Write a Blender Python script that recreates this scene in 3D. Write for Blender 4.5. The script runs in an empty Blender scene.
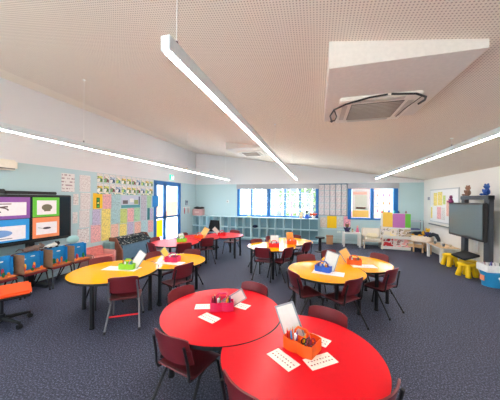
import bpy, bmesh, math, random
from mathutils import Vector, Matrix, Euler
random.seed(7)
PI = math.pi
C = bpy.context.scene.collection
S = bpy.context.scene

# ------------------------------------------------------------------ materials
def lin(c):
    return tuple(((v/255)/12.92 if v/255 <= .04045 else ((v/255+.055)/1.055)**2.4) for v in c)
MATS = {}
def mat(name, col=(200,200,200), rough=.5, metal=0, noise=0, nscale=30, bump=0, coat=0, spec=.5, emit=None, estr=0, alpha=None):
    if name in MATS: return MATS[name]
    m = bpy.data.materials.new(name); m.use_nodes = True; MATS[name] = m
    nt = m.node_tree; b = nt.nodes['Principled BSDF']
    c = lin(col)
    b.inputs['Base Color'].default_value = (*c, 1)
    b.inputs['Roughness'].default_value = rough
    b.inputs['Metallic'].default_value = metal
    b.inputs['Specular IOR Level'].default_value = spec
    if coat:
        b.inputs['Coat Weight'].default_value = coat; b.inputs['Coat Roughness'].default_value = .05
    if emit:
        b.inputs['Emission Color'].default_value = (*lin(emit), 1); b.inputs['Emission Strength'].default_value = estr
    tc = nt.nodes.new('ShaderNodeTexCoord'); n = nt.nodes.new('ShaderNodeTexNoise')
    n.inputs['Scale'].default_value = nscale; n.inputs['Detail'].default_value = 4
    nt.links.new(tc.outputs['Object'], n.inputs['Vector'])
    k = noise or .04
    r = nt.nodes.new('ShaderNodeValToRGB')
    r.color_ramp.elements[0].position = .3; r.color_ramp.elements[1].position = .7
    r.color_ramp.elements[0].color = (*[v*(1-k) for v in c], 1)
    r.color_ramp.elements[1].color = (*[min(1, v*(1+k)) for v in c], 1)
    nt.links.new(n.outputs['Fac'], r.inputs['Fac']); nt.links.new(r.outputs['Color'], b.inputs['Base Color'])
    if bump:
        bp = nt.nodes.new('ShaderNodeBump'); bp.inputs['Strength'].default_value = bump; bp.inputs['Distance'].default_value = .01
        nt.links.new(n.outputs['Fac'], bp.inputs['Height']); nt.links.new(bp.outputs['Normal'], b.inputs['Normal'])
    return m

def M(nt, op, a, b=None, c=None):
    n = nt.nodes.new('ShaderNodeMath'); n.operation = op
    for i, v in enumerate((a, b, c)):
        if v is None: continue
        if isinstance(v, (int, float)): n.inputs[i].default_value = v
        else: nt.links.new(v, n.inputs[i])
    return n.outputs[0]

def mixc(nt, fac, a, b):
    n = nt.nodes.new('ShaderNodeMix'); n.data_type = 'RGBA'
    nt.links.new(fac, n.inputs['Factor'])
    for i, v in ((6, a), (7, b)):
        if isinstance(v, tuple): n.inputs[i].default_value = (*v, 1)
        else: nt.links.new(v, n.inputs[i])
    return n.outputs[2]

def base(name, rough=.6):
    m = bpy.data.materials.new(name); m.use_nodes = True; MATS[name] = m
    nt = m.node_tree; b = nt.nodes['Principled BSDF']; b.inputs['Roughness'].default_value = rough
    tc = nt.nodes.new('ShaderNodeTexCoord'); sp = nt.nodes.new('ShaderNodeSeparateXYZ')
    nt.links.new(tc.outputs['Object'], sp.inputs[0])
    return m, nt, b, tc, sp

def paper(name, col, ink=(90,90,100), rows=40, dens=.5, rough=.8, amount=.7):
    """paper with lines of small handwriting, in object space (x across, z up)"""
    if name in MATS: return MATS[name]
    m, nt, b, tc, sp = base(name, rough)
    row = M(nt, 'LESS_THAN', M(nt, 'FRACT', M(nt, 'MULTIPLY', sp.outputs['Z'], rows)), .42)
    mp = nt.nodes.new('ShaderNodeMapping'); mp.inputs['Scale'].default_value = (rows*1.6, 1, rows*.6)
    nt.links.new(tc.outputs['Object'], mp.inputs['Vector'])
    n = nt.nodes.new('ShaderNodeTexNoise'); n.inputs['Scale'].default_value = 1; n.inputs['Detail'].default_value = 1
    nt.links.new(mp.outputs[0], n.inputs['Vector'])
    w = M(nt, 'GREATER_THAN', n.outputs['Fac'], 1-dens)
    f = M(nt, 'MULTIPLY', M(nt, 'MULTIPLY', row, w), amount)
    nt.links.new(mixc(nt, f, lin(col), lin(ink)), b.inputs['Base Color'])
    return m

def picture(name, cols, scale=6, rough=.7):
    """loosely painted children's artwork"""
    if name in MATS: return MATS[name]
    m, nt, b, tc, sp = base(name, rough)
    n = nt.nodes.new('ShaderNodeTexNoise'); n.inputs['Scale'].default_value = scale; n.inputs['Detail'].default_value = 2
    nt.links.new(tc.outputs['Object'], n.inputs['Vector'])
    r = nt.nodes.new('ShaderNodeValToRGB'); r.color_ramp.interpolation = 'CONSTANT'
    el = r.color_ramp.elements
    while len(el) < len(cols): el.new(.5)
    for i, c in enumerate(cols):
        el[i].position = 0 if i == 0 else .34 + .32*i/len(cols); el[i].color = (*lin(c), 1)
    nt.links.new(n.outputs['Fac'], r.inputs['Fac']); nt.links.new(r.outputs['Color'], b.inputs['Base Color'])
    return m

# carpet: dark slate with light and dark flecks, low loop pile
def carpet_mat():
    m, nt, b, tc, sp = base('carpet_loop', .7)
    b.inputs['Specular IOR Level'].default_value = .45
    n = nt.nodes.new('ShaderNodeTexNoise'); n.inputs['Scale'].default_value = 72; n.inputs['Detail'].default_value = 5; n.inputs['Roughness'].default_value = .8
    nt.links.new(tc.outputs['Object'], n.inputs['Vector'])
    r = nt.nodes.new('ShaderNodeValToRGB'); el = r.color_ramp.elements
    el[0].position = .34; el[0].color = (*lin((20,23,38)), 1); el[1].position = .64; el[1].color = (*lin((122,128,158)), 1)
    e = el.new(.5); e.color = (*lin((46,49,68)), 1)
    nt.links.new(n.outputs['Fac'], r.inputs['Fac'])
    n2 = nt.nodes.new('ShaderNodeTexNoise'); n2.inputs['Scale'].default_value = 1.3
    nt.links.new(tc.outputs['Object'], n2.inputs['Vector'])
    mx = nt.nodes.new('ShaderNodeMix'); mx.data_type = 'RGBA'; mx.blend_type = 'MULTIPLY'; mx.inputs['Factor'].default_value = .35
    nt.links.new(r.outputs['Color'], mx.inputs[6]); nt.links.new(n2.outputs['Color'], mx.inputs[7])
    r2 = nt.nodes.new('ShaderNodeValToRGB'); r2.color_ramp.elements[0].color = (.7,.7,.7,1); r2.color_ramp.elements[1].color = (1,1,1,1)
    nt.links.new(n2.outputs['Fac'], r2.inputs['Fac']); nt.links.new(r2.outputs['Color'], mx.inputs[7])
    nt.links.new(mx.outputs[2], b.inputs['Base Color'])
    bp = nt.nodes.new('ShaderNodeBump'); bp.inputs['Strength'].default_value = .5; bp.inputs['Distance'].default_value = .006
    nt.links.new(n.outputs['Fac'], bp.inputs['Height']); nt.links.new(bp.outputs['Normal'], b.inputs['Normal'])
    return m

# perforated plasterboard ceiling: a square grid of small drilled holes
def ceiling_mat():
    m, nt, b, tc, sp = base('perforated_plasterboard', .9)
    P = .021
    d2 = None
    for ax in ('X', 'Y'):
        f = M(nt, 'SUBTRACT', M(nt, 'FRACT', M(nt, 'DIVIDE', sp.outputs[ax], P)), .5)
        s = M(nt, 'MULTIPLY', f, f); d2 = s if d2 is None else M(nt, 'ADD', d2, s)
    hole = M(nt, 'LESS_THAN', d2, .062)
    panel = M(nt, 'MULTIPLY', M(nt, 'GREATER_THAN', sp.outputs['X'], -4.6), hole)
    nt.links.new(mixc(nt, panel, lin((238,226,211)), lin((186,168,157))), b.inputs['Base Color'])
    return m

def backlit(name, col):
    """thin paper that daylight shines through"""
    m = bpy.data.materials.new(name); m.use_nodes = True; MATS[name] = m
    nt = m.node_tree; b = nt.nodes['Principled BSDF']; b.inputs['Base Color'].default_value = (*lin(col), 1); b.inputs['Roughness'].default_value = .8
    t = nt.nodes.new('ShaderNodeBsdfTranslucent'); t.inputs[0].default_value = (*lin(col), 1)
    mx = nt.nodes.new('ShaderNodeMixShader'); mx.inputs[0].default_value = .45
    nt.links.new(b.outputs[0], mx.inputs[1]); nt.links.new(t.outputs[0], mx.inputs[2]); nt.links.new(mx.outputs[0], nt.nodes['Material Output'].inputs['Surface'])
    return m

def paint2(name, low, high, z):
    m, nt, b, tc, sp = base(name, .75)
    n = nt.nodes.new('ShaderNodeTexNoise'); n.inputs['Scale'].default_value = 60
    nt.links.new(tc.outputs['Object'], n.inputs['Vector'])
    bp = nt.nodes.new('ShaderNodeBump'); bp.inputs['Strength'].default_value = .08
    nt.links.new(n.outputs['Fac'], bp.inputs['Height']); nt.links.new(bp.outputs['Normal'], b.inputs['Normal'])
    nt.links.new(mixc(nt, M(nt, 'GREATER_THAN', sp.outputs['Z'], z), lin(low), lin(high)), b.inputs['Base Color'])
    return m

def glass_mat():
    m = bpy.data.materials.new('window_glass'); m.use_nodes = True; MATS['window_glass'] = m
    nt = m.node_tree; nt.nodes.remove(nt.nodes['Principled BSDF'])
    out = nt.nodes['Material Output']
    t = nt.nodes.new('ShaderNodeBsdfTransparent'); t.inputs[0].default_value = (.93,.96,.97,1)
    g = nt.nodes.new('ShaderNodeBsdfGlossy'); g.inputs['Roughness'].default_value = .02
    lw = nt.nodes.new('ShaderNodeLayerWeight'); lw.inputs[0].default_value = .5
    fac = M(nt, 'ADD', M(nt, 'MULTIPLY', M(nt, 'POWER', lw.outputs['Facing'], 5), .96), .04)
    mx = nt.nodes.new('ShaderNodeMixShader')
    nt.links.new(fac, mx.inputs[0]); nt.links.new(t.outputs[0], mx.inputs[1]); nt.links.new(g.outputs[0], mx.inputs[2])
    nt.links.new(mx.outputs[0], out.inputs['Surface'])
    return m

CARPET = carpet_mat(); CEIL = ceiling_mat(); GLASS = glass_mat()
WALLB = paint2('wall_paint_blue', (186,212,216), (228,228,230), 2.22)
WALLR = mat('wall_paint_cream', (233,230,224), .75, noise=.02, bump=.05, nscale=60)
WHITE = mat('white_laminate', (236,236,232), .45)
PLAST = mat('white_plastic', (240,240,238), .4)
BLUEF = mat('blue_powdercoat', (30,112,184), .35, noise=.03)
BLACK = mat('black_metal', (22,22,26), .4)
BLACKP = mat('black_plastic', (18,18,20), .5)
GREYM = mat('grey_metal', (120,122,128), .35, metal=.6)
MAROON = mat('maroon_plastic', (112,28,36), .4, noise=.06, nscale=14)
REDTOP = mat('red_laminate', (224,14,32), .30, noise=.02, spec=.16)
YELTOP = mat('yellow_laminate', (254,172,0), .09, noise=.02, spec=.16)
SHELFB = mat('pale_blue_laminate', (200,226,232), .5)
SHELFD = mat('teal_back_panel', (142,180,192), .6)
WOOD = mat('light_wood', (216,178,134), .5, noise=.12, nscale=8)
CARD = mat('brown_cardboard', (150,112,84), .85, noise=.08)
def solid(name, col, rough=.55, **k): return mat(name, col, rough, **k)
RED = solid('red_plastic', (226,30,40)); PINK = solid('pink_plastic', (222,34,92)); ORANGE = solid('orange_plastic', (250,100,14))
LIME = solid('lime_plastic', (140,204,30)); BLUEP = solid('blue_plastic', (40,96,205)); YELP = solid('yellow_plastic', (252,206,10), .45)
CYAN = solid('cyan_plastic', (40,150,205), .45)

# ------------------------------------------------------------------ mesh helper
class G:
    def __init__(s): s.bm = bmesh.new()
    def _f(s, n0, mtx):
        s.bm.verts.ensure_lookup_table()
        bmesh.ops.transform(s.bm, matrix=mtx, verts=s.bm.verts[n0:])
    def box(s, x0, x1, y0, y1, z0, z1, bev=0, rot=None, about=None):
        t = bmesh.new()
        bmesh.ops.create_cube(t, size=1)
        bmesh.ops.scale(t, vec=(x1-x0, y1-y0, z1-z0), verts=t.verts)
        if bev: bmesh.ops.bevel(t, geom=t.edges[:], offset=bev, segments=2, affect='EDGES')
        bmesh.ops.translate(t, vec=((x0+x1)/2, (y0+y1)/2, (z0+z1)/2), verts=t.verts)
        if rot:
            a = Vector(about or ((x0+x1)/2, (y0+y1)/2, (z0+z1)/2))
            bmesh.ops.rotate(t, cent=a, matrix=Euler(rot).to_matrix(), verts=t.verts)
        return s._merge(t)
    def _merge(s, t):
        me = bpy.data.meshes.new('tmp'); t.to_mesh(me); t.free(); s.bm.from_mesh(me); bpy.data.meshes.remove(me); return s
    def cyl(s, p0, p1, r0, r1=None, seg=12):
        r1 = r0 if r1 is None else r1
        p0, p1 = Vector(p0), Vector(p1); d = p1-p0
        t = bmesh.new(); bmesh.ops.create_cone(t, cap_ends=True, segments=seg, radius1=r0, radius2=r1, depth=d.length)
        q = Vector((0,0,1)).rotation_difference(d.normalized())
        bmesh.ops.transform(t, matrix=Matrix.Translation((p0+p1)/2) @ q.to_matrix().to_4x4(), verts=t.verts)
        return s._merge(t)
    def ball(s, c, r, seg=14, rot=None):
        if isinstance(r, (int, float)): r = (r, r, r)
        t = bmesh.new(); bmesh.ops.create_uvsphere(t, u_segments=seg, v_segments=max(6, seg*2//3), radius=1)
        bmesh.ops.scale(t, vec=r, verts=t.verts)
        if rot: bmesh.ops.rotate(t, cent=(0,0,0), matrix=Euler(rot).to_matrix(), verts=t.verts)
        bmesh.ops.translate(t, vec=c, verts=t.verts)
        return s._merge(t)
    def tube(s, pts, r, seg=8):
        """one swept tube along a polyline"""
        pts = [Vector(p) for p in pts]; rings = []
        up = None
        for i, p in enumerate(pts):
            d = (pts[min(i+1, len(pts)-1)] - pts[max(i-1, 0)]).normalized()
            if up is None:
                up = d.orthogonal().normalized()
            else:
                up = (up - d*up.dot(d)).normalized()
            v = d.cross(up)
            rr = r[i] if isinstance(r, (list, tuple)) else r
            rings.append([s.bm.verts.new(p + (up*math.cos(2*PI*k/seg) + v*math.sin(2*PI*k/seg))*rr) for k in range(seg)])
        for a, b in zip(rings, rings[1:]):
            for k in range(seg): s.bm.faces.new((a[k], a[(k+1)%seg], b[(k+1)%seg], b[k]))
        s.bm.faces.new(rings[0][::-1]); s.bm.faces.new(rings[-1])
        return s
    def prism(s, poly, z0, z1):
        a = [s.bm.verts.new((x, y, z0)) for x, y in poly]; b = [s.bm.verts.new((x, y, z1)) for x, y in poly]
        n = len(poly)
        s.bm.faces.new(a[::-1]); s.bm.faces.new(b)
        for i in range(n): s.bm.faces.new((a[i], a[(i+1)%n], b[(i+1)%n], b[i]))
        return s
    def sheet(s, fn, nu, nv, th):
        """curved panel: fn(u,v) -> point, u,v in 0..1, given thickness th"""
        P = [[Vector(fn(i/nu, j/nv)) for j in range(nv+1)] for i in range(nu+1)]
        top, bot = [], []
        for i in range(nu+1):
            rt, rb = [], []
            for j in range(nv+1):
                du = P[min(i+1,nu)][j]-P[max(i-1,0)][j]; dv = P[i][min(j+1,nv)]-P[i][max(j-1,0)]
                n = du.cross(dv).normalized()
                rt.append(s.bm.verts.new(P[i][j]+n*th/2)); rb.append(s.bm.verts.new(P[i][j]-n*th/2))
            top.append(rt); bot.append(rb)
        F = s.bm.faces.new
        for i in range(nu):
            for j in range(nv):
                F((top[i][j], top[i+1][j], top[i+1][j+1], top[i][j+1])); F((bot[i][j], bot[i][j+1], bot[i+1][j+1], bot[i+1][j]))
        for i in range(nu):
            F((top[i][0], bot[i][0], bot[i+1][0], top[i+1][0])); F((top[i][nv], top[i+1][nv], bot[i+1][nv], bot[i][nv]))
        for j in range(nv):
            F((top[0][j], top[0][j+1], bot[0][j+1], bot[0][j])); F((top[nu][j], bot[nu][j], bot[nu][j+1], top[nu][j+1]))
        return s
    def build(s, name, m, parent=None, smooth=None):
        bmesh.ops.recalc_face_normals(s.bm, faces=s.bm.faces)
        me = bpy.data.meshes.new(name); s.bm.to_mesh(me); s.bm.free(); me.materials.append(m)
        if smooth is None or smooth:
            me.polygons.foreach_set('use_smooth', [True]*len(me.polygons))
            me.set_sharp_from_angle(angle=math.radians(40))
        o = bpy.data.objects.new(name, me); C.objects.link(o)
        if parent: o.parent = parent
        return o

def tag(o, label, cat, group=None, kind=None):
    o['label'] = label; o['category'] = cat
    if group: o['group'] = group
    if kind: o['kind'] = kind
    return o
def thing(name, label, cat, loc=(0,0,0), rz=0, group=None):
    o = bpy.data.objects.new(name, None); C.objects.link(o)
    o.empty_display_size = .1
    o.location = loc; o.rotation_euler = (0,0,rz)
    return tag(o, label, cat, group)
def struct(name, g, m, label=None, cat=None):
    o = g.build(name, m, smooth=False); o['kind'] = 'structure'
    o['label'] = label or name.replace('_', ' '); o['category'] = cat or name.split('_')[0]
    return o
def dup(o, parent=None):
    c = o.copy(); C.objects.link(c)
    if parent: c.parent = parent
    for ch in list(o.children): dup(ch, c)
    return c

# ------------------------------------------------------------------ room shell
XL, XR, YB, YF = -5.12, 3.5, 9.4, -2.6
def cz(x): return 3.61 - .152*(x+5.12)          # skillion ceiling falls to the right
struct('floor', G().box(XL-.2, XR+.2, YF-.2, YB+.2, -.1, 0), CARPET, 'slate grey flecked loop pile carpet', 'floor')
g = G(); bm = g.bm
a = [bm.verts.new(p) for p in ((XL-.15,YF-.15,cz(XL-.15)),(XR+.15,YF-.15,cz(XR+.15)),(XR+.15,YB+.15,cz(XR+.15)),(XL-.15,YB+.15,cz(XL-.15)))]
b = [bm.verts.new(v.co+Vector((0,0,.12))) for v in a]
bm.faces.new(a); bm.faces.new(b[::-1])
for i in range(4): bm.faces.new((a[i], a[(i+1)%4], b[(i+1)%4], b[i]))
struct('ceiling', g, CEIL, 'sloping perforated plasterboard ceiling', 'ceiling')

W1 = (-3.19, .05, .90, 2.19); W2 = (1.09, 2.72, .90, 2.19)
def gable(g, x0, x1, y0, y1, z0):
    """wall piece whose top follows the ceiling slope"""
    v = []
    for y in (y0, y1):
        for x, z in ((x0, z0), (x1, z0), (x1, cz(x1)+.02), (x0, cz(x0)+.02)): v.append(g.bm.verts.new((x, y, z)))
    for f in ((0,1,2,3), (7,6,5,4), (0,4,5,1), (1,5,6,2), (2,6,7,3), (3,7,4,0)): g.bm.faces.new([v[i] for i in f])
g = G()
for x0, x1 in ((XL-.12, W1[0]), (W1[1], W2[0]), (W2[1], XR+.12)): gable(g, x0, x1, YB, YB+.12, 0)
for w in (W1, W2):
    g.box(w[0], w[1], YB, YB+.12, 0, w[2]); gable(g, w[0], w[1], YB, YB+.12, w[3])
struct('wall_back', g, WALLB, 'pale blue back wall, white above picture height', 'wall')
DY0, DY1, DZ = 6.62, 8.2, 2.2
g = G()
g.box(XL-.12, XL, YF, DY0, 0, cz(XL)+.02).box(XL-.12, XL, DY1, YB, 0, cz(XL)+.02).box(XL-.12, XL, DY0, DY1, DZ, cz(XL)+.02)
struct('wall_left', g, WALLB, 'pale blue left wall, white upper part', 'wall')
struct('wall_right', G().box(XR, XR+.12, YF, YB, 0, cz(XR)+.02), WALLR, 'off white right wall', 'wall')
W3 = (-4.7, -.2, .3, 2.2)
g = G(); gable(g, XL-.12, W3[0], YF-.12, YF, 0); gable(g, W3[1], XR+.12, YF-.12, YF, 0); g.box(W3[0], W3[1], YF-.12, YF, 0, W3[2]); gable(g, W3[0], W3[1], YF-.12, YF, W3[3])
struct('wall_front', g, WALLR, 'wall behind the camera', 'wall')
for nm, bx in (('baseboard_back', (XL, XR, YB-.012, YB, 0, .09)), ('baseboard_right', (XR-.012, XR, YF, YB-.012, 0, .09)), ('baseboard_left', (XL, XL+.012, YF, DY0-.05, 0, .09))):
    struct(nm, G().box(*bx), SHELFB if nm != 'baseboard_right' else WHITE, nm.split('_')[1]+' skirting board', 'baseboard')

def window(n, w, posts, label):
    root = bpy.data.objects.new('window_%d' % n, None); C.objects.link(root); root.location = ((w[0]+w[1])/2, YB, w[2])
    root['kind'] = 'structure'; root['label'] = label; root['category'] = 'window'
    cx, h = (w[0]+w[1])/2, w[3]-w[2]
    g = G(); L, R = w[0]-cx, w[1]-cx
    g.box(L, R, -.03, .05, 0, .06); g.box(L, R, -.03, .05, h-.05, h)
    for px, pw in posts: g.box(px-cx-pw/2, px-cx+pw/2, -.03, .05, .06, h-.05)
    g.build('window_frame', BLUEF, root)
    G().box(L+.02, R-.02, .012, .018, .04, h-.04).build('pane', GLASS, root)
    G().box(L-.02, R+.02, -.07, -.035, h-.17, h+.02, .008).build('roller_blind', mat('blind_fabric', (176,178,184), .8), root)
    return root
window(1, W1, [(-3.14,.1),(-2.57,.045),(-1.86,.14),(-1.21,.05),(-.63,.05),(.0,.1)], 'long blue framed window above the pale blue cubby shelves')
window(2, W2, [(1.15,.12),(1.9,.11),(2.65,.14)], 'two-pane blue framed window with children\'s drawings on the glass')

rw = window(3, W3, [(W3[0]+.05,.1),(-3.2,.06),(-1.7,.06),(W3[1]-.05,.1)], 'wide unseen glazed opening added behind the camera for daylight')  # unseen glazing added so daylight reaches the ceiling and front faces
rw.location.y = YF; rw.rotation_euler = (0,0,PI); rw.location.x = (W3[0]+W3[1])/2
# double doors in the left wall
root = bpy.data.objects.new('door_1', None); C.objects.link(root); root.location = (XL, (DY0+DY1)/2, 0)
root['kind'] = 'structure'; root['label'] = 'blue framed glass double doors in the left wall'; root['category'] = 'door'
dw = (DY1-DY0)/2
g = G(); g.box(-.1, .01, -dw, -dw+.05, 0, DZ).box(-.1, .01, dw-.07, dw, 0, DZ).box(-.1, .01, -dw, dw, DZ-.07, DZ)
g.build('door_frame', BLUEF, root)
mid = -.2
for (y0, y1) in ((-dw+.07, mid), (mid, dw-.09)):
    g = G(); g.box(-.03, .0, y0, y0+.08, .02, DZ-.07).box(-.03, .0, y1-.08, y1, .02, DZ-.07)
    g.box(-.03, .0, y0, y1, .02, .14).box(-.03, .0, y0, y1, .91, .99).box(-.03, .0, y0, y1, DZ-.14, DZ-.07)
    lf = g.build('door_leaf', BLUEF, root)
    G().box(-.03, -.024, y0+.08, y1-.08, .14, DZ-.15).build('pane', GLASS, lf)
G().cyl((.04, mid+.06, .85), (.04, mid+.06, 1.15), .012).cyl((0, mid+.06, .87), (.04, mid+.06, .87), .008).cyl((0, mid+.06, 1.13), (.04, mid+.06, 1.13), .008).build('door_handle', GREYM, root)

# ------------------------------------------------------------------ outside, seen through the glass
struct('ground', G().box(-30, 30, YB+.2, 40, -.25, -.12).box(-30, XL-.2, -30, YB+.2, -.25, -.12).box(XL-.2, 30, -30, YF-.2, -.25, -.12), mat('outside_paving', (236,232,226), .8, noise=.08, nscale=3), 'pale paved ground outside', 'ground')
t = thing('backdrop_wall', 'long rendered backdrop wall added outside to cover the bright sky', 'wall', (-4, 21, -.12))  # added backdrop, hides the sky to dim the view through the panes
G().box(-30, 30, 0, .3, 0, 3.6).build('wall_body', mat('sage_render', (104,112,116), .85, noise=.06, nscale=1.5), t)
G().box(-30, 30, -.05, .35, 3.6, 3.72).build('coping', mat('coping_grey', (190,190,190), .8), t)
t = thing('brick_building', 'pinkish building outside beyond right panes of long window', 'building', (0.9, 17, -.12))
G().box(-1.0, 3.0, 0, 4, 0, 4.2).build('wall', mat('pink_render', (112,82,74), .8, noise=.05, nscale=2), t)
G().box(-1.3, 3.3, -.4, 4.2, 4.2, 4.4).build('roof', mat('roof_grey', (170,170,175), .6), t)
G().box(.9, 2.1, -.03, .02, 1.0, 2.4).build('window', mat('dark_glass', (110,130,150), .15), t)
t = thing('pale_building', 'pale building with orange brick base outside the glass double doors', 'building', (-13, 9.5, -.12))
G().box(-3, 0, -8, 12, 1.5, 4.5).build('wall', mat('cream_render', (100,97,96), .8), t)
G().box(-3, .01, -8, 12, 0, 1.5).build('brick_base', mat('orange_brick', (110,72,50), .8, noise=.1, nscale=6), t)
t = thing('mesh_fence', 'white framed mesh fence outside the long window', 'fence', (-2.8, 12.6, -.12))
g = G()
for i in range(13): g.box(-2+i*.38, -1.975+i*.38, 0, .03, 0, 2.6)
g.build('fence_post', WHITE, t)
g = G()
for i in range(6): g.box(-2, 2.56, .005, .025, .35+i*.42, .37+i*.42)
g.build('rail', WHITE, t)
def shrub(x, y, h, r, label, col):
    t = thing('garden_shrub', label, 'shrub', (x, y, -.12), group='shrubs outside the long window')
    G().cyl((0,0,0), (0,0,h*.6), .05, .03).build('trunk', mat('bark', (110,84,62), .9), t)
    g = G()
    for i in range(90):
        th = random.uniform(0, 2*PI); rr = r*math.sqrt(random.random()); z = random.uniform(.35, 1)*h
        g.ball((rr*math.cos(th), rr*math.sin(th), z), (.14,.1,.06), 6, (random.uniform(-1,1), random.uniform(-1,1), th))
    g.build('foliage', mat('leaf_'+label[:6], col, .7, noise=.3), t)
shrub(-1.5, 14.5, 2.2, .7, 'leafy green shrub seen through the third window pane', (66,92,48))
shrub(-.35, 16.0, 3.0, .8, 'taller grey green shrub seen behind blue bottle figure', (80,104,62))
t = thing('garden_post', 'purple painted post outside the fourth window pane', 'post', (-1.25, 12.2, -.12))
G().cyl((0,0,0), (0,0,1.7), .06).build('post_shaft', mat('purple_paint', (70,40,84), .6), t)
G().ball((0,0,1.75), .1).build('cap', mat('magenta_paint', (190,80,130), .6), t)

# ------------------------------------------------------------------ lights
LIGHTM = mat('led_diffuser', (255,250,245), .5, emit=(255,251,247), estr=42)
UPM = LIGHTM
def strip(name_label, x, y0, y1, cords):
    t = thing('linear_pendant_light', name_label, 'pendant light', (x, y0, 2.33), group='long suspended LED strip lights')
    L = y1-y0
    G().box(-.026, .026, 0, L, .006, .08, .002).build('housing', mat('white_powdercoat', (216,226,230), .4), t)
    G().box(-.0125, .0125, .02, L-.01, 0, .0065).build('diffuser', LIGHTM, t)
    for cy in cords:
        zt = cz(x)-2.33
        c = G().cyl((0, cy-y0, .085), (0, cy-y0, zt-.005),   .0022, seg=6).build('suspension_cable', PLAST, t)
        G().cyl((0, cy-y0, zt-.012), (0, cy-y0, zt+.004), .02).build('ceiling_cup', PLAST, c)
        G().cyl((0, cy-y0, .08), (0, cy-y0, .11), .008).build('cable_gripper', GREYM, c)
    return t
strip('centre LED strip light whose near end hangs right over camera', -.73, 1.02, 9.0, [1.12, 4.2, 7.2])
strip('left LED strip light hanging along the wall of paper displays', -3.3, -1.2, 8.7, [2.7, 5.6, 8.3])
strip('right LED strip light hanging beyond the air conditioner box', 1.93, -1.2, 9.0, [4.24, 7.2, 1.1])

def aircon(label, x0, x1, y0, y1, zs, cx, cy, wires):
    t = thing('ceiling_bulkhead', label, 'bulkhead', (x0, y0, zs))
    g = G(); v = []
    for y in (0, y1-y0):
        for x, z in ((0, 0), (x1-x0, 0), (x1-x0, cz(x1)-zs+.005), (0, cz(x0)-zs+.005)): v.append(g.bm.verts.new((x, y, z)))
    for f in ((0,1,2,3), (7,6,5,4), (0,4,5,1), (1,5,6,2), (2,6,7,3), (3,7,4,0)): g.bm.faces.new([v[i] for i in f])
    g.build('casing', mat('bulkhead_white', (228,220,212), .7), t)
    a = thing('air_conditioner', label.replace('box around', 'cassette of').replace('white boxed bulkhead', 'white ceiling air conditioner cassette'), 'air conditioner', (cx, cy, zs))
    G().box(-.36,.36,-.36,.36,-.035,-.001,.012).build('panel', mat('cassette_white', (238,232,222), .4), a)
    g = G().box(-.24,.24,-.24,.24,-.042,-.034,.003)
    gr = g.build('intake_grille', mat('grille_grey', (120,112,104), .6), a)
    g = G()
    for i in range(12): g.box(-.23,.23,-.22+i*.04,-.208+i*.04,-.047,-.041)
    g.build('slat', mat('slat_tan', (176,164,152), .6), gr)
    for s in range(4):
        g = G().box(-.22,.22,.275,.325,-.040,-.034); o = g.build('louvre', mat('louvre_grey', (196,190,182), .5), a); o.rotation_euler = (0,0,s*PI/2)
    return a
a = aircon('white boxed bulkhead with an air conditioner near the camera', .08, 1.08, 1.93, 3.22, 2.61, .57, 2.86, True)
a['label'] = 'near ceiling air conditioner cassette with loose wires around it'
g = G()
g.tube([(-.40,.30,-.03),(-.43,.1,-.02),(-.40,-.12,-.03),(-.30,-.30,-.05),(-.1,-.39,-.04),(.05,-.40,-.03)], .009)
g.tube([(.08,-.40,-.03),(.28,-.40,-.05),(.38,-.33,-.06),(.42,-.2,-.04),(.41,-.08,-.03)], .010)
g.tube([(-.40,-.12,-.03),(-.36,.05,-.05),(-.37,.22,-.04),(-.42,.28,-.03)], .007)
g.tube([(.36,-.3,-.04),(.30,0,-.05),(.30,.25,-.04)], .004)
g.build('wire', BLACKP, a)
a = aircon('white boxed bulkhead on the ceiling near back wall', -2.5, -1.5, 6.3, 7.6, 3.02, -1.95, 7.05, False)
a['label'] = 'distant small ceiling air conditioner cassette near the back wall'

# ------------------------------------------------------------------ tables
def circle_poly(c, r, cut=None, n=72):
    pts = []
    if not cut: return [(c[0]+r*math.cos(2*PI*i/n), c[1]+r*math.sin(2*PI*i/n)) for i in range(n)]
    d, R = cut
    dx, dy = d[0]-c[0], d[1]-c[1]; D = math.hypot(dx, dy); a0 = math.atan2(dy, dx)
    al = math.acos((D*D + r*r - R*R)/(2*D*r)); be = math.acos((D*D + R*R - r*r)/(2*D*R))
    for i in range(n+1):
        th = a0+al + (2*PI-2*al)*i/n; pts.append((c[0]+r*math.cos(th), c[1]+r*math.sin(th)))
    for i in range(1, 24):
        th = a0+PI+be - 2*be*i/24; th = a0+PI + (be - 2*be*i/24)
        pts.append((d[0]+R*math.cos(th), d[1]+R*math.sin(th)))
    # concave arc must run from the end of the outer arc back to its start
    if math.hypot(pts[n][0]-pts[n+1][0], pts[n][1]-pts[n+1][1]) > math.hypot(pts[n][0]-pts[-1][0], pts[n][1]-pts[-1][1]):
        pts = pts[:n+1] + pts[n+1:][::-1]
    return pts
TH = .58
TABLES = {}
def table(key, c, r, m, label, cut=None, legs=None):
    t = thing('notched_round_table' if cut else 'round_table', label, 'table', (c[0], c[1], 0), group='classroom activity tables')
    rel = ((cut[0][0]-c[0], cut[0][1]-c[1]), cut[1]) if cut else None
    G().prism(circle_poly((0,0), r-.004, (rel[0], rel[1]+.010) if rel else None), TH-.006, TH).build('tabletop', m, t)
    G().prism(circle_poly((0,0), r, (rel[0], rel[1]+.006) if rel else None), TH-.028, TH-.002).build('edge_band', BLACKP, t)
    for k in (legs or [45, 135, 225, 315]):
        q = math.radians(k); x, y = (r-.09)*math.cos(q), (r-.09)*math.sin(q)
        l = G().cyl((x, y, 0.02), (x, y, TH-.02), .026, seg=16).build('leg', BLACK, t)
        G().cyl((x, y, 0), (x, y, .025), .03, seg=16).build('foot_cap', BLACKP, l)
    TABLES[key] = (c, r)
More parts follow.
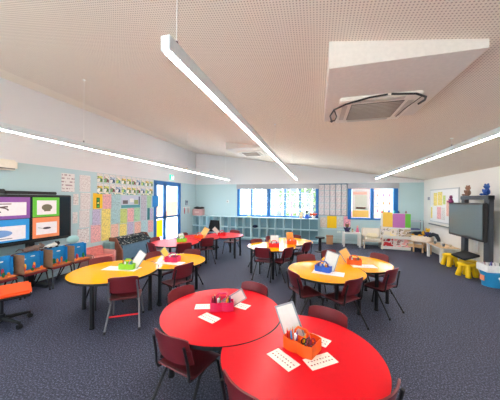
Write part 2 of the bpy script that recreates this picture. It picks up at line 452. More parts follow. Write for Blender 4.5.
T = dict(red1=((-.83,2.03),.54), red2=((-.10,1.62),.53), yl=((-2.75,2.74),.57), yl2=((-2.25,3.46),.49), ym=((.13,3.62),.54), ym2=((.62,4.22),.54),
         bc1=((-.95,5.15),.53), bc2=((-.62,5.9),.54), br1=((-3.2,4.9),.55), br2=((-3.0,5.7),.55), br3=((-2.5,6.3),.52))
def tb(k, m, label, cut=None, legs=None):
    table(k, *T[k], m, label, T[cut] if cut else None, legs)
tb('red1', REDTOP, 'round red table in front holding the pink caddy', legs=[20, 110, 200, 318])
tb('red2', REDTOP, 'red notched table in foreground holding the orange caddy', 'red1', [15, 75, 235, 300])
tb('yl', YELTOP, 'round yellow table at left holding the lime green caddy', legs=[20, 112, 190, 284])
tb('yl2', YELTOP, 'yellow notched table at left holding the pink caddy', 'yl', [330, 60, 120, 270])
tb('ym', YELTOP, 'round yellow table in the middle holding the blue caddy', legs=[0, 100, 190, 285])
tb('ym2', YELTOP, 'yellow notched table right of middle holding the orange caddy', 'ym', [300, 350, 60, 130])
tb('bc1', YELTOP, 'round yellow table before the cubby shelves holding the red caddy', legs=[25, 100, 200, 285])
tb('bc2', YELTOP, 'yellow notched table before cubby shelves holding the orange caddy', 'bc1', [330, 30, 90, 150])
tb('br1', REDTOP, 'round red table nearest glass doors holding the green caddy', legs=[30, 110, 200, 290])
tb('br2', REDTOP, 'red notched table, middle of the three back left tables', 'br1', [320, 20, 120, 190])
tb('br3', REDTOP, 'red notched table, farthest of three back left tables', 'br2', [330, 20, 90, 150])

# ------------------------------------------------------------------ chairs
def make_chair(legm):
    t = thing('classroom_chair', '', 'chair')
    W = .175
    def seat(u, v):
        x = (u-.5)*2*W*(1 if v < .8 else 1-.06*(v-.8)/.2); y = -.17 + .35*v
        z = .355 - .018*math.sin(PI*min(1, v*1.1)) * (1-(2*u-1)**4) - (.02*((v-.85)/.15)**2 if v > .85 else 0) + (.02*((.1-v)/.1)**2 if v < .1 else 0)
        return (x, y, z)
    G().sheet(seat, 12, 12, .009).build('seat', MAROON, t)
    def back(u, v):
        q = 2*u-1; x = q*W*(1-.05*v)
        rise = .445 + .21*v + (-.02*abs(q)**5 if v > .5 else .012*abs(q)**4)
        y = -.185 - .05*v + .045*q*q
        return (x, y, rise)
    G().sheet(back, 14, 8, .010).build('backrest', MAROON, t)
    for sx in (-1, 1):
        l = G().tube([(sx*.150, .06, .335), (sx*.155, .11, .333), (sx*.162, .145, .315), (sx*.185, .20, .012)], .011).build('leg', legm, t)
        G().cyl((sx*.186, .2015, 0), (sx*.1845, .199, .03), .015).build('foot_cap', BLACKP, l)
        l = G().tube([(sx*.150, .0, .333), (sx*.158, -.06, .318), (sx*.188, -.25, .012)], .011).build('leg', legm, t)
        G().cyl((sx*.189, -.2525, 0), (sx*.1865, -.246, .03), .015).build('foot_cap', BLACKP, l)
        G().tube([(sx*.150, .07, .335), (sx*.152, -.13, .335), (sx*.158, -.165, .345), (sx*.163, -.178, .39), (sx*.160, -.185, .47), (sx*.150, -.215, .60)], .0105).build('back_frame', legm, t)
    G().tube([(-.152, -.02, .332), (.152, -.02, .332)], .009).tube([(-.152, .10, .332), (.152, .10, .332)], .009).build('seat_frame', legm, t)
    return t
protos = {}
def chair(mx, my, face, label, kind='black', seatz=0):
    """mx,my: middle of the backrest top; face: heading in degrees"""
    f = math.radians(face)
    if kind not in protos:
        protos[kind] = o = make_chair(BLACK if kind == 'black' else GREYM)
        if kind == 'grey':
            G().tube([(-.17, -.12, .14), (.17, -.12, .14)], .011).build('cross_bar', RED, o)
    else: o = dup(protos[kind])
    o.location = (mx + .225*math.cos(f), my + .225*math.sin(f), 0); o.rotation_euler = (0, 0, f-PI/2)
    tag(o, label, 'chair', 'maroon classroom chairs')
    return o
def tc(k, ang, label, kind='black', off=.075, turn=0):
    """chair pushed up to table k, its back standing on the table's side at angle ang"""
    (cx, cy), r = T[k]; q = math.radians(ang)
    return chair(cx+(r+off)*math.cos(q), cy+(r+off)*math.sin(q), ang+180+turn, label, kind)
tc('red1', 254, 'maroon chair at near left edge of round red table, turned sideways', turn=2)
tc('red1', 160, 'maroon chair behind left side of the round red front table')
tc('red1', 74, 'maroon chair behind right side of the round red front table')
tc('red2', 240, 'maroon chair cut by bottom frame edge before the notched red table', off=.02)
tc('red2', 70, 'maroon chair behind far side of red table with orange caddy', turn=-2)
tc('red2', 326, 'maroon chair in bottom right corner of foreground red table', off=.02, turn=-7)
tc('yl', 322, 'maroon chair with grey legs and red cross bar at left yellow table', 'grey', turn=-18)
tc('yl', 155, 'maroon chair behind far left side of round yellow left table')
tc('yl2', 168, 'maroon chair behind the join of two left yellow tables', turn=0)
tc('yl2', 318, 'maroon chair on near right side of yellow table with pink caddy', turn=20)
tc('yl2', 88, 'maroon chair behind far right end of the left yellow tables')
tc('ym', 222, 'maroon chair with pale shining seat left of blue caddy table', turn=-9)
tc('ym', 117, 'maroon chair behind left side of the blue caddy table', off=.17)
tc('ym2', 128, 'maroon chair behind whiteboard standing in the blue caddy', off=.14)
tc('ym', 304, 'maroon chair in front of join between middle yellow tables', turn=12)
tc('ym2', 45, 'maroon chair behind far right end of middle yellow tables', off=.13)
tc('ym2', 311, 'maroon chair at near right end of middle yellow tables', turn=8, off=.12)
tc('bc1', 140, 'maroon chair at left end of yellow tables before cubby shelves')
tc('bc1', 262, 'maroon chair in front of red caddy table before cubby shelves', turn=2)
tc('bc1', 318, 'maroon chair at near right side of red caddy table', turn=12)
tc('bc2', 318, 'maroon chair on right side of table with orange caddy near cubbies', turn=12)
tc('bc2', 85, 'maroon chair behind orange caddy table, close to cubby shelves')
tc('bc2', 172, 'maroon chair behind red caddy, farther left beside the cubbies')
tc('br1', 175, 'maroon chair between glass doors and nearest back left red table')
tc('br2', 165, 'maroon chair behind the middle back left red table by doors')
tc('br1', 322, 'maroon chair in front of back left red tables, behind yellow table')
tc('br2', 318, 'maroon chair facing orange caddy on the back left red tables')
tc('br3', 80, 'maroon chair behind far end of back left red tables')
tc('br1', 245, 'maroon chair half hidden behind left yellow tables near book display')

# dark office chair behind the far red tables
t = thing('office_chair', 'black office chair behind the far red tables', 'office chair', (-3.3, 7.0, 0), math.radians(165))
def oc_base(t, h, r=.27):
    for i in range(5):
        q = 2*PI*i/5+.3; c_, s_ = math.cos(q), math.sin(q)
        l = G().tube([(0,0,.10), (c_*r*.5, s_*r*.5, .095), (c_*r, s_*r, .075)], [.028,.022,.016]).build('base_arm', BLACKP, t)
        G().cyl((c_*r-s_*.02, s_*r+c_*.02, .028), (c_*r+s_*.02, s_*r-c_*.02, .028), .028).cyl((c_*r, s_*r, .03), (c_*r, s_*r, .08), .01).build('caster', BLACKP, l)
    G().cyl((0,0,.07), (0,0,.16), .035).cyl((0,0,.1), (0,0,h), .018).build('gas_lift', BLACK, t)
oc_base(t, .42)
G().box(-.23,.23,-.22,.22,.42,.48,.025).build('seat', mat('black_fabric', (30,32,38), .9), t)
G().sheet(lambda u, v: ((u-.5)*.44*(1-.25*v*v), -.24-.04*v+.05*(2*u-1)**2, .52+.38*v), 10, 8, .05).build('backrest', MATS['black_fabric'], t)
G().tube([(0,-.1,.42),(0,-.27,.44),(0,-.28,.6)], .018).build('back_bracket', BLACK, t)
# orange swivel seat at the left edge
t = thing('office_chair', 'orange swivel chair on black star base at left frame edge', 'office chair', (-3.74, 2.00, 0), math.radians(60))
oc_base(t, .35)
G().box(-.27,.27,-.25,.25,.405,.455,.024).build('seat', mat('orange_fabric', (240,84,20), .75, noise=.06, nscale=40), t)
G().box(-.265,.265,-.245,.245,.38,.41,.012).build('seat_shell', BLACKP, t)
G().tube([(.05,.0,.36),(.16,.06,.34),(.24,.09,.33)], .008).ball((.25,.095,.33), (.03,.014,.014)).build('lever', PLAST, t)
G().box(-.12,.12,-.1,.1,.34,.382,.01).build('mechanism', BLACK, t)

# ------------------------------------------------------------------ caddies, cards, pencils
SYM = None
def card_mat():
    m, nt, b, tc_, sp = base('printed_card', .5)
    d = None
    fx = M(nt, 'ABSOLUTE', M(nt, 'SUBTRACT', M(nt, 'FRACT', M(nt, 'MULTIPLY', sp.outputs['X'], 45)), .5))
    fy = M(nt, 'ABSOLUTE', M(nt, 'SUBTRACT', M(nt, 'FRACT', M(nt, 'MULTIPLY', sp.outputs['Y'], 32)), .5))
    n = nt.nodes.new('ShaderNodeTexNoise'); n.inputs['Scale'].default_value = 120; nt.links.new(tc_.outputs['Object'], n.inputs['Vector'])
    k = M(nt, 'MULTIPLY', M(nt, 'LESS_THAN', fx, .26), M(nt, 'LESS_THAN', fy, .17))
    k = M(nt, 'MULTIPLY', k, M(nt, 'GREATER_THAN', n.outputs['Fac'], .45))
    k = M(nt, 'MULTIPLY', M(nt, 'MULTIPLY', k, M(nt, 'LESS_THAN', M(nt, 'ABSOLUTE', sp.outputs['X']), .085)), M(nt, 'LESS_THAN', M(nt, 'ABSOLUTE', sp.outputs['Y']), .042))
    r = nt.nodes.new('ShaderNodeValToRGB'); r.color_ramp.elements[0].color = (.02,.02,.03,1); r.color_ramp.elements[1].color = (.5,.02,.02,1)
    r.color_ramp.elements[0].position = .52; r.color_ramp.elements[1].position = .56
    nt.links.new(n.outputs['Fac'], r.inputs['Fac'])
    nt.links.new(mixc(nt, k, lin((246,240,226)), r.outputs['Color']), b.inputs['Base Color'])
    return m
CARDM = card_mat()
def card(x, y, rz, label, w=.2, d=.105, z=TH):
    o = G().box(-w/2, w/2, -d/2, d/2, 0, .0015).build('letter_card', CARDM, smooth=False)
    o.location = (x, y, z); o.rotation_euler = (0,0,math.radians(rz)); tag(o, label, 'card', 'letter cards lying on the tables')
def ball_pen(name, label, col, x, y, z0, L, tilt, rz, kind='pencil', group=None):
    t = thing(name, label, kind, (x, y, z0), rz, group)
    t.rotation_euler = (tilt, 0, rz)
    m = solid('pen_%d_%d_%d' % col, col, .4)
    if kind == 'glue stick':
        G().cyl((0,0,0), (0,0,L*.75), .012).build('barrel', m, t); G().cyl((0,0,L*.75), (0,0,L), .0125).build('cap', PLAST, t)
    elif kind == 'scissors':
        G().tube([(-.006,0,0),(.004,0,L*.5)], .005).tube([(.006,0,0),(-.004,0,L*.5)], .005).build('blade', GREYM, t)
        for s in (-1, 1):
            G().tube([(s*(.016+.015*math.cos(a*PI/6)), 0, L*.5+.022+.02*math.sin(a*PI/6)) for a in range(13)], .004).build('handle', m, t)
    else:
        G().cyl((0,0,0), (0,0,L*.86), .0055, seg=8).build('barrel', m, t)
        G().cyl((0,0,L*.86), (0,0,L), .0055, .0012, seg=8).build('tip', WOOD if kind == 'pencil' else m, t)
    return t
PCOL = [('red', (220,30,40)), ('dark blue', (30,50,140)), ('yellow', (245,200,30)), ('green', (40,140,70)), ('black', (25,25,30)), ('purple', (120,50,140)), ('orange', (245,120,30)), ('brown', (110,65,40)), ('light blue', (70,160,220)), ('pink', (230,90,150)), ('wine red', (140,20,50)), ('teal', (20,130,130))]
def caddy(key, x, y, rz, m, cname, where, n, wb=(0,0,0,.30,.20), s=.84, bc=None):
    """plastic caddy with four cups and a carrying handle, plus what stands in it"""
    t = thing('pencil_caddy', '%s plastic pencil caddy on %s' % (cname, where), 'caddy', (x, y, TH), math.radians(rz), 'pencil caddies on the tables')
    w, d, h = .125*s, .085*s, .095*s
    g = G(); e = .004
    g.box(-w, w, -d, d, 0, e)
    for sy in (-1, 1):                                # scalloped long sides: two bulging cups each
        for sx in (-1, 1):
            pts = [(sx*w*.5 + w*.5*q, sy*(d + .012*math.cos(q*PI/2)), 0) for q in (-1,-.75,-.5,-.25,0,.25,.5,.75,1)]
            for a_, b_ in zip(pts, pts[1:]):
                cx_, cy_ = (a_[0]+b_[0])/2, (a_[1]+b_[1])/2; L = math.hypot(b_[0]-a_[0], b_[1]-a_[1])
                g.box(cx_-L/2-.001, cx_+L/2+.001, cy_-e/2, cy_+e/2, 0, h, rot=(0,0,math.atan2(b_[1]-a_[1], b_[0]-a_[0])))
    for sx in (-1, 1): g.box(sx*w-e/2, sx*w+e/2, -d, d, 0, h)
    g.box(-w, w, -e/2, e/2, 0, h); g.box(-e/2, e/2, -d, d, 0, h*.9)
    g.build('tray', m, t)
    G().tube([(-w*.55,0,h-.01),(-w*.5,0,h+.03),(-w*.3,0,h+.055),(w*.3,0,h+.055),(w*.5,0,h+.03),(w*.55,0,h-.01)], .008).build('carrying_handle', m, t)
    if wb:
        bx, by, brz, bh, bw = wb[:5]; tilt = wb[5]; roll = wb[6]
        q = math.radians(rz)
        b = thing('mini_whiteboard', 'small %s leaning in %s caddy on %s' % (('%s board' % bc[0]) if bc else 'whiteboard', cname, where), 'whiteboard', (x+bx*math.cos(q)-by*math.sin(q), y+bx*math.sin(q)+by*math.cos(q), TH+.012), 0, 'small whiteboards standing in caddies')
        b.rotation_euler = (-tilt, roll, math.radians(rz+brz))
        G().box(-bw/2, bw/2, -.004, .004, 0, bh, .002).build('rim', mat('grey_rim', (150,156,160), .4), b)
        G().box(-bw/2+.012, bw/2-.012, -.006, .006, .012, bh-.012).build('writing_surface', mat('board_'+bc[0].replace(' ', '_'), bc[1], .35) if bc else mat('dry_wipe', (226,224,216), .25), b)
    q = math.radians(rz)
    slots = [(-.6,-.5),(-.35,-.35),(.4,-.5),(.7,-.3),(.3,-.7),(.65,-.65),(-.75,-.7),(-.2,-.6),(.85,-.5),(.5,-.2),(-.45,-.7),(.15,-.3)]
    for i in range(n):
        sx, sy = slots[i]; lx, ly = sx*w, sy*d
        px, py = x+lx*math.cos(q)-ly*math.sin(q), y+lx*math.sin(q)+ly*math.cos(q)
        cn, col = PCOL[(i*5+len(cname)) % 12]; knd = 'scissors' if i in (2, 8) else 'glue stick' if i == 1 else 'marker' if i % 2 else 'pencil'
        L = {'scissors': .145, 'glue stick': .115, 'marker': .14, 'pencil': .16}[knd]*s
        if knd == 'glue stick': cn, col = 'white', (240,240,240)
        ball_pen(knd.replace(' ', '_'), '%s %s standing in %s caddy on %s' % (cn, knd, cname, where), col, px, py, TH+.006, L, (.12 if i % 3 else -.1), q+random.uniform(-.4,.4)+i*.5, knd, 'stationery standing in the table caddies')
caddy('red2', -.09, 1.67, -25, ORANGE, 'orange', 'front notched red table', 11, (-.06,.03,20,.26,.15,.15,-.42))
caddy('red1', -.85, 2.08, 22, PINK, 'pink', 'round red front table', 8, (.0,-.01,-10,.24,.11,.3,1.08))
caddy('yl', -2.64, 2.86, 12, LIME, 'lime green', 'left yellow table', 6, (.07,0,-5,.27,.13,.15,.55))
caddy('yl2', -2.26, 3.40, 8, PINK, 'dark pink', 'left notched yellow table', 5, (-.05,.02,0,.24,.12,.15,-.75), bc=('yellow', (244,206,90)))
caddy('ym', .10, 3.58, -20, BLUEP, 'blue', 'middle round yellow table', 7, (.05,.03,5,.27,.18,.2,.25))
caddy('ym2', .58, 4.12, -5, ORANGE, 'bright orange', 'middle notched yellow table', 4, (-.05,.02,10,.24,.14,.2,-.55), bc=('reflection tinted', (250,196,110)))  # orange reflection on this whiteboard is put into its surface colour
caddy('bc1', -.88, 5.08, 5, RED, 'red', 'round yellow table by the cubbies', 3, (0,.02,-4,.24,.19,.12,0))
caddy('bc2', -.55, 5.55, 5, ORANGE, 'warm orange', 'notched yellow table by the cubbies', 3, (-.03,.02,8,.26,.17,.15,-.1), bc=('orange', (252,160,60)))
caddy('br1', -3.08, 5.0, 20, LIME, 'green', 'nearest back left red table', 3, (.02,.03,20,.2,.14,.4,-.3))
caddy('br2', -2.95, 5.62, 10, ORANGE, 'deep orange', 'middle back left red table', 3, (.06,0,-10,.30,.17,.2,.5), bc=('light amber', (252,200,110)))
caddy('br3', -2.55, 6.2, 8, RED, 'bright red', 'farthest back left red table', 2, (-.06,.02,10,.28,.12,.2,-.8))
# printed letter cards and sheets
card(-.20, 1.52, -38, 'white letter card left of the orange caddy on front red table')
card(.03, 1.57, 38, 'white letter card right of the orange caddy on front red table')
card(.02, 1.80, -25, 'white letter card behind the orange caddy on front red table', .15)
card(-.88, 1.87, -22, 'white letter card in front of pink caddy on round red table', .18)
card(-1.03, 2.05, 20, 'white letter card left of the pink caddy on round red table', .15)
card(-.69, 2.17, -15, 'white letter card right of the pink caddy on round red table', .16)
card(-2.72, 2.82, 10, 'cream letter sheet under the lime caddy on left yellow table', .5, .2)
card(-2.24, 3.3, 0, 'cream letter sheet under pink caddy on notched yellow table', .45, .18)
card(.16, 3.5, -10, 'cream letter sheet under the blue caddy on middle yellow table', .42, .2)
card(.7, 4.02, 10, 'cream letter sheet beside orange caddy on middle notched table', .36, .18)

# ------------------------------------------------------------------ cubby shelves along the back wall
SX0, SX1, SYF, SH = -5.06, .06, 9.0, .9
N = 4; uw = (SX1-SX0)/N
UL = ['pale blue cubby shelf unit in the back left corner under the basket', 'pale blue cubby shelf unit under first blue window panes', 'pale blue cubby shelf unit under middle window panes', 'pale blue cubby shelf unit at right end carrying the small toys']
proto = None
for i in range(N):
    if proto is None:
        t = thing('cubby_shelf', UL[0], 'shelf', (SX0, SYF, 0), 0, 'cubby shelf units along the back wall'); proto = t
        G().box(0, uw-.004, 0, .36, SH-.022, SH).build('top_board', SHELFB, t)
        G().box(.0, uw-.004, .345, .358, .06, SH-.022).build('back_panel', SHELFD, t)
        G().box(.01, uw-.014, .03, .345, 0, .06).build('plinth', SHELFD, t)
        for k in range(5):
            x = k*(uw-.02)/4
            G().box(x, x+.016, 0, .345, .06, SH-.022).build('upright', SHELFB, t)
        for z in (.06, .46): G().box(.016, uw-.02, .003, .345, z, z+.016).build('shelf_board', SHELFB, t)
    else: t = dup(proto)
    t.location = (SX0+i*uw, SYF, 0); t['label'] = UL[i]
# what stands on or in the shelves
t = thing('storage_basket', 'pink storage basket in the back left corner on shelf', 'basket', (-4.86, 9.18, SH))
G().box(-.22,.22,-.15,.15,0,.27,.02).build('tub', mat('dusty_pink', (216,170,166), .7), t)
G().box(-.1,.1,-.158,-.15,.12,.17,.01).build('label_plate', mat('pale_pink', (236,206,200), .6), t)
t = thing('black_bag', 'black crumpled bag lying on the pink storage basket', 'bag', (-4.84, 9.18, SH+.271))
G().ball((0,0,.04), (.25,.15,.045)).ball((-.08,0,.065), (.12,.1,.04)).ball((.12,.02,.05), (.12,.1,.045)).build('bag_body', BLACKP, t)
t = thing('toy_bear', 'small tan toy figure on the shelf by the window', 'toy', (-.57, 9.1, SH))
G().ball((0,0,.07), (.07,.06,.075)).ball((0,0,.17), .055).build('body', mat('tan_plush', (236,200,160), .9), t)
for s in (-1,1): G().ball((s*.04,0,.22), .02).build('ear', MATS['tan_plush'], t)
t = thing('blue_bottle', 'blue bottle figure with dark head on shelf by the window', 'bottle', (-.36, 9.1, SH))
G().cyl((0,0,0), (0,0,.12), .075, .06, 20).ball((0,0,.12), (.06,.06,.05)).build('body', BLUEP, t)
G().cyl((0,0,.12), (0,0,.22), .03).build('neck', mat('pale_green_plastic', (190,220,190), .4), t)
G().ball((0,0,.25), (.055,.055,.04)).build('cap', mat('dark_olive', (60,70,60), .5), t)
t = thing('flower_pot', 'white pot of orange flowers on shelf by the window', 'flower pot', (-.12, 9.1, SH))
G().cyl((0,0,0), (0,0,.1), .05, .07, 20).build('pot', PLAST, t)
g = G()
for i in range(14): q = i*2.4; g.ball((.075*math.sqrt(i/14)*1.5*math.cos(q), .05*math.sin(q), .16+.02*math.cos(i)), (.035,.035,.025), 8)
g.build('blossoms', mat('orange_petals', (250,84,30), .7), t)
G().cyl((0,0,.1),(0,0,.15),.02).build('stems', mat('stem_green', (80,130,60), .7), t)
t = thing('toy_car', 'small dark blue toy at the end of the cubby shelf', 'toy', (.02-.03, 8.97+.2, SH))
t.location = (-.0, 9.26, SH)
G().box(-.05,.05,-.03,.03,.015,.06,.01).build('body', mat('navy', (30,50,110), .4), t)
G().box(-.03,.03,-.025,.025,.06,.1,.01).build('cabin', MATS['navy'], t)
t = thing('plate_stack', 'small yellow green dishes on the shelf under the window', 'dish', (-2.6, 9.1, SH))
G().cyl((0,0,0), (0,0,.03), .06, .12, 20).build('dish_body', mat('olive_yellow', (210,210,110), .6), t)
t = thing('storage_box', 'dark bag tucked in an upper cubby near the middle', 'bag', (-2.35, 9.12, .476))
G().ball((0,0,.06), (.11,.1,.06)).build('bag_body', mat('navy_cloth', (36,50,84), .8), t)
t = thing('smoke_sensor', 'tiny dark wall sensor right of the back left corner', 'sensor', (-3.62, YB-.002, 1.5))
G().box(-.05,.05,-.02,0,-.05,.05,.008).build('plate', PLAST, t); G().cyl((0,-.02,0),(0,-.035,0),.025).build('lens', BLACKP, t)

# ------------------------------------------------------------------ posters and papers
RZ = {'left': PI/2, 'back': 0, 'right': -PI/2}
PAPER_G = {}
def poster(name, label, cat, wall, u0, u1, z0, z1, m, group=None, layer=0, extra=()):
    w, h = abs(u1-u0), z1-z0; uc, zc = (u0+u1)/2, (z0+z1)/2; d = .003 + layer*.003
    loc = {'left': (XL+d, uc, zc), 'back': (uc, YB-d, zc), 'right': (XR-d, uc, zc)}[wall]
    o = G().box(-w/2, w/2, -.0012, .0012, -h/2, h/2).build(name, m, smooth=False)
    o.location = loc; o.rotation_euler = (0,0,RZ[wall]); tag(o, label, cat, group)
    for nm, x0, x1, y0, y1, mm in extra:
        G().box(x0, x1, -.0024, -.0012, y0, y1).build(nm, mm, o, smooth=False)
    return o
P_ = lambda n, c, r=34: paper('paper_'+n, c, rows=r)
cols = dict(pink=(246,186,188), yellow=(250,228,128), lilac=(206,194,222), teal=(176,214,218), lime=(206,222,130), green=(178,220,176), cyan=(190,222,226), peach=(248,196,178), greyl=(200,196,208), white=(238,234,230))
LW = [('pink',4.70,4.96,1.33,1.71,'pink handwritten sheet below the first picture cards, right of the traffic light'),
 ('teal',4.95,5.24,.92,1.69,'tall pale teal handwritten strip left of the framed map'),
 ('lilac',4.41,4.63,.95,1.33,'lilac handwritten sheet below the yellow traffic light poster'),
 ('yellow',4.66,4.93,.54,1.33,'tall yellow handwritten strip below the first pink sheet'),
 ('pink',4.37,4.64,.54,.96,'pink handwritten sheet, lowest at the left end of display'),
 ('peach',4.94,5.18,.50,.92,'salmon pink sheet under the tall pale teal strip'),
 ('lime',5.20,5.48,.91,1.31,'lime green sheet directly below left half of the map'),
 ('yellow',5.22,5.47,.51,.90,'yellow handwritten sheet below the lime green sheet'),
 ('pink',5.49,5.73,.93,1.32,'pink sheet directly below the middle of the map'),
 ('lilac',5.50,5.73,.53,.92,'lilac sheet below the pink sheet under the map'),
 ('green',5.75,5.98,.93,1.32,'pale green sheet below right end of the map'),
 ('peach',5.76,6.02,.49,.91,'salmon pink sheet below the pale green sheet'),
 ('greyl',6.02,6.27,.93,1.71,'tall grey lilac strip right of the framed map'),
 ('cyan',6.04,6.28,.54,.91,'pale cyan sheet under the tall grey lilac strip'),
 ('green',6.29,6.48,1.31,1.71,'green handwritten sheet left of the bright blue sheet'),
 ('lilac',6.43,6.58,.93,1.29,'small lilac sheet beside the glass doors'),
 ('pink',6.34,6.58,.53,.91,'small pink sheet lowest beside the glass doors')]
for i, (c, a, b_, z0, z1, l) in enumerate(LW):
    poster('paper_sheet', l, 'poster', 'left', a, b_, z0, z1, P_(c, cols[c]), 'coloured handwritten sheets on the left wall', layer=i % 3)
poster('paper_sheet', 'narrow dark teal strip beside the grey lilac strip', 'poster', 'left', 6.30, 6.41, .93, 1.30, mat('dark_teal_paper', (50,120,124), .7), 'coloured handwritten sheets on the left wall', 3)
poster('paper_sheet', 'bright blue sheet at top left of the glass doors', 'poster', 'left', 6.50, 6.80, 1.33, 1.69, mat('bright_blue_paper', (36,140,214), .6), 'coloured handwritten sheets on the left wall', 13)
o = poster('paper_sheet', 'bright yellow sheet on lower left glass door pane', 'poster', 'left', 6.76, 7.10, .30, .88, backlit('bright_yellow_paper', (252,228,40)), None, 5); o.location.x = XL-.015
poster('map_poster', 'landscape picture of pale rocks over a teal band', 'poster', 'left', 5.26, 5.97, 1.33, 1.68, mat('pale_sky_paper', (196,206,222), .7), None, 4,
       [('band', -.355, .355, -.175, -.09, mat('teal_band', (88,160,168), .7)), ('rock', -.30, -.12, -.06, .04, mat('rock_grey', (110,104,110), .7)), ('cloud', -.05, .1, -.02, .09, WHITE), ('rock', .12, .28, -.07, .05, mat('rock_olive', (150,170,110), .7)), ('post', .30, .345, -.09, .15, mat('slate', (70,80,110), .7))])
# traffic light poster
t = poster('traffic_light_poster', 'yellow cut-out poster with a green traffic light', 'poster', 'left', 4.42, 4.68, 1.34, 1.72, mat('amber_paper', (246,196,40), .7), None, 3)
G().box(-.04,.05,-.004,-.0012,-.17,.08).build('signal_box', mat('signal_green', (20,110,50), .6), t)
for k in range(3): G().cyl((.005,-.006,-.13+k*.08), (.005,-.004,-.13+k*.08), .026, seg=20).build('lamp', mat('lamp_%d' % k, [(90,200,90),(230,230,120),(70,160,80)][k], .6), t)
# small picture cards in rows, each with a white caption strip
PIC = [picture('art_a', [(90,140,90),(220,220,120),(70,120,70),(230,230,220)]), picture('art_b', [(60,100,140),(180,200,220),(40,80,110),(230,230,230)]), picture('art_c', [(150,120,70),(230,200,110),(90,130,80),(240,240,230)]),
       picture('art_d', [(180,110,90),(230,230,220),(120,70,70),(120,170,120)]), picture('art_e', [(120,180,150),(240,230,200),(70,150,140),(200,220,120)])]
rn = ['top', 'second', 'third']; 
n = 0
NC = 11
for r_ in range(2):
    for k in range(NC):
        u0 = 4.53+k*(2.05/NC); u1 = u0+2.05/NC-.02; z1 = 2.21-r_*.24; z0 = z1-.225; h = .225; w = u1-u0
        pc = PIC[(k*3+r_*2) % 5]
        poster('picture_card', 'small captioned picture card, %s row, %s from the left' % (rn[r_], ['first','second','third','fourth','fifth','sixth','seventh','eighth','ninth','tenth','last'][k]), 'picture card', 'left', u0, u1, z0, z1, P_('white', cols['white'], 60), 'picture cards along the top of the left wall', 0,
               [('picture', -w/2+.012, w/2-.012, -h/2+.008, h/2-.07, pc)])
k = 0
for (u0, u1, side) in ((4.53, 4.93, 'far left'), (5.0, 5.4, 'left'), (5.45, 5.9, 'right'), (6.0, 6.5, 'far right')):
    poster('picture_strip', 'blue green painted strip under the picture cards, %s' % side, 'picture card', 'left', u0, u1, 1.70, 1.74+.0, PIC[4], 'painted strips under the picture cards', 5)
# white sheets between screen and display
WS = [(3.70,3.98,1.73,2.12,'white table chart high on wall, just above the left screen corner',14), (4.09,4.36,1.74,2.12,'white printed chart high on wall, left of the picture cards',40),
      (3.95,4.07,1.44,1.69,'narrow white chart right of the screen, upper one',30), (4.11,4.36,1.33,1.72,'white printed chart, second down left of the display',40),
      (3.94,4.05,1.04,1.29,'narrow white chart right of the screen, lower one',30), (4.09,4.34,.92,1.32,'white printed chart, third down left of the display',44), (4.05,4.33,.57,.90,'white printed chart, lowest left of the display',28)]
for a, b_, z0, z1, l, r_ in WS:
    poster('printed_chart', l, 'chart', 'left', a, b_, z0, z1, paper('chart_%d' % r_, (232,228,226), (150,110,120), r_), 'white printed charts on left wall')

# charts hung between the windows
t = thing('hanging_chart_rack', 'grid of blue hanging strips between the two windows', 'chart rack', (.565, YB, 1.02))
g = G()
for k in range(6): g.box(-.51+k*.2, -.495+k*.2, -.012, -.004, 0, 1.17)
g.build('hanging_strip', mat('slate_blue', (84,110,140), .5), t)
G().box(-.53,.53,-.02,-.004,1.16,1.19).box(-.53,.53,-.02,-.004,.0,.012).build('rail', MATS['slate_blue'], t)
RN = ['top', 'second', 'third', 'fourth', 'lowest']; CN = ['first', 'second', 'third', 'fourth', 'fifth']
for r_ in range(5):
    for c_ in range(5):
        u0 = .565-.49+c_*.2
        poster('chart_card', 'grey printed card between the windows, %s row, %s from left' % (RN[r_], CN[c_]), 'card', 'back', u0, u0+.175, 2.17-(r_+1)*.232+.02, 2.17-r_*.232, paper('card_grey', (228,224,224), (140,110,125), 30, .5), 'grey cards in grid between the windows', 0)
poster('paper_sheet', 'bright yellow sheet low between the windows', 'poster', 'back', .37, .71, .55, 1.0, mat('sun_yellow_paper', (252,206,20), .7), None, 2)
poster('paper_sheet', 'pink sheet low under the right window corner', 'poster', 'back', .95, 1.19, .62, 1.0, P_('rose', (250,176,190), 20), None, 2)
poster('paper_sheet', 'cream handwritten sheet left of the bright yellow sheet', 'poster', 'back', .12, .35, .56, .95, paper('cream_sheet', (226,218,206), (190,140,120), 22), None, 1)
poster('paper_sheet', 'pale handwritten sheet right of the bright yellow sheet', 'poster', 'back', .73, .93, .60, .97, paper('pale_sheet', (216,222,214), (150,150,140), 22), None, 1)
t = thing('wall_rail', 'thin white shelf rail under sheets between the windows', 'rail', (.6, YB, .5))
G().box(-.48,.5,-.03,0,0,.02).box(-.48,.5,-.02,0,-.32,-.305).build('rail_bar', SHELFB, t)

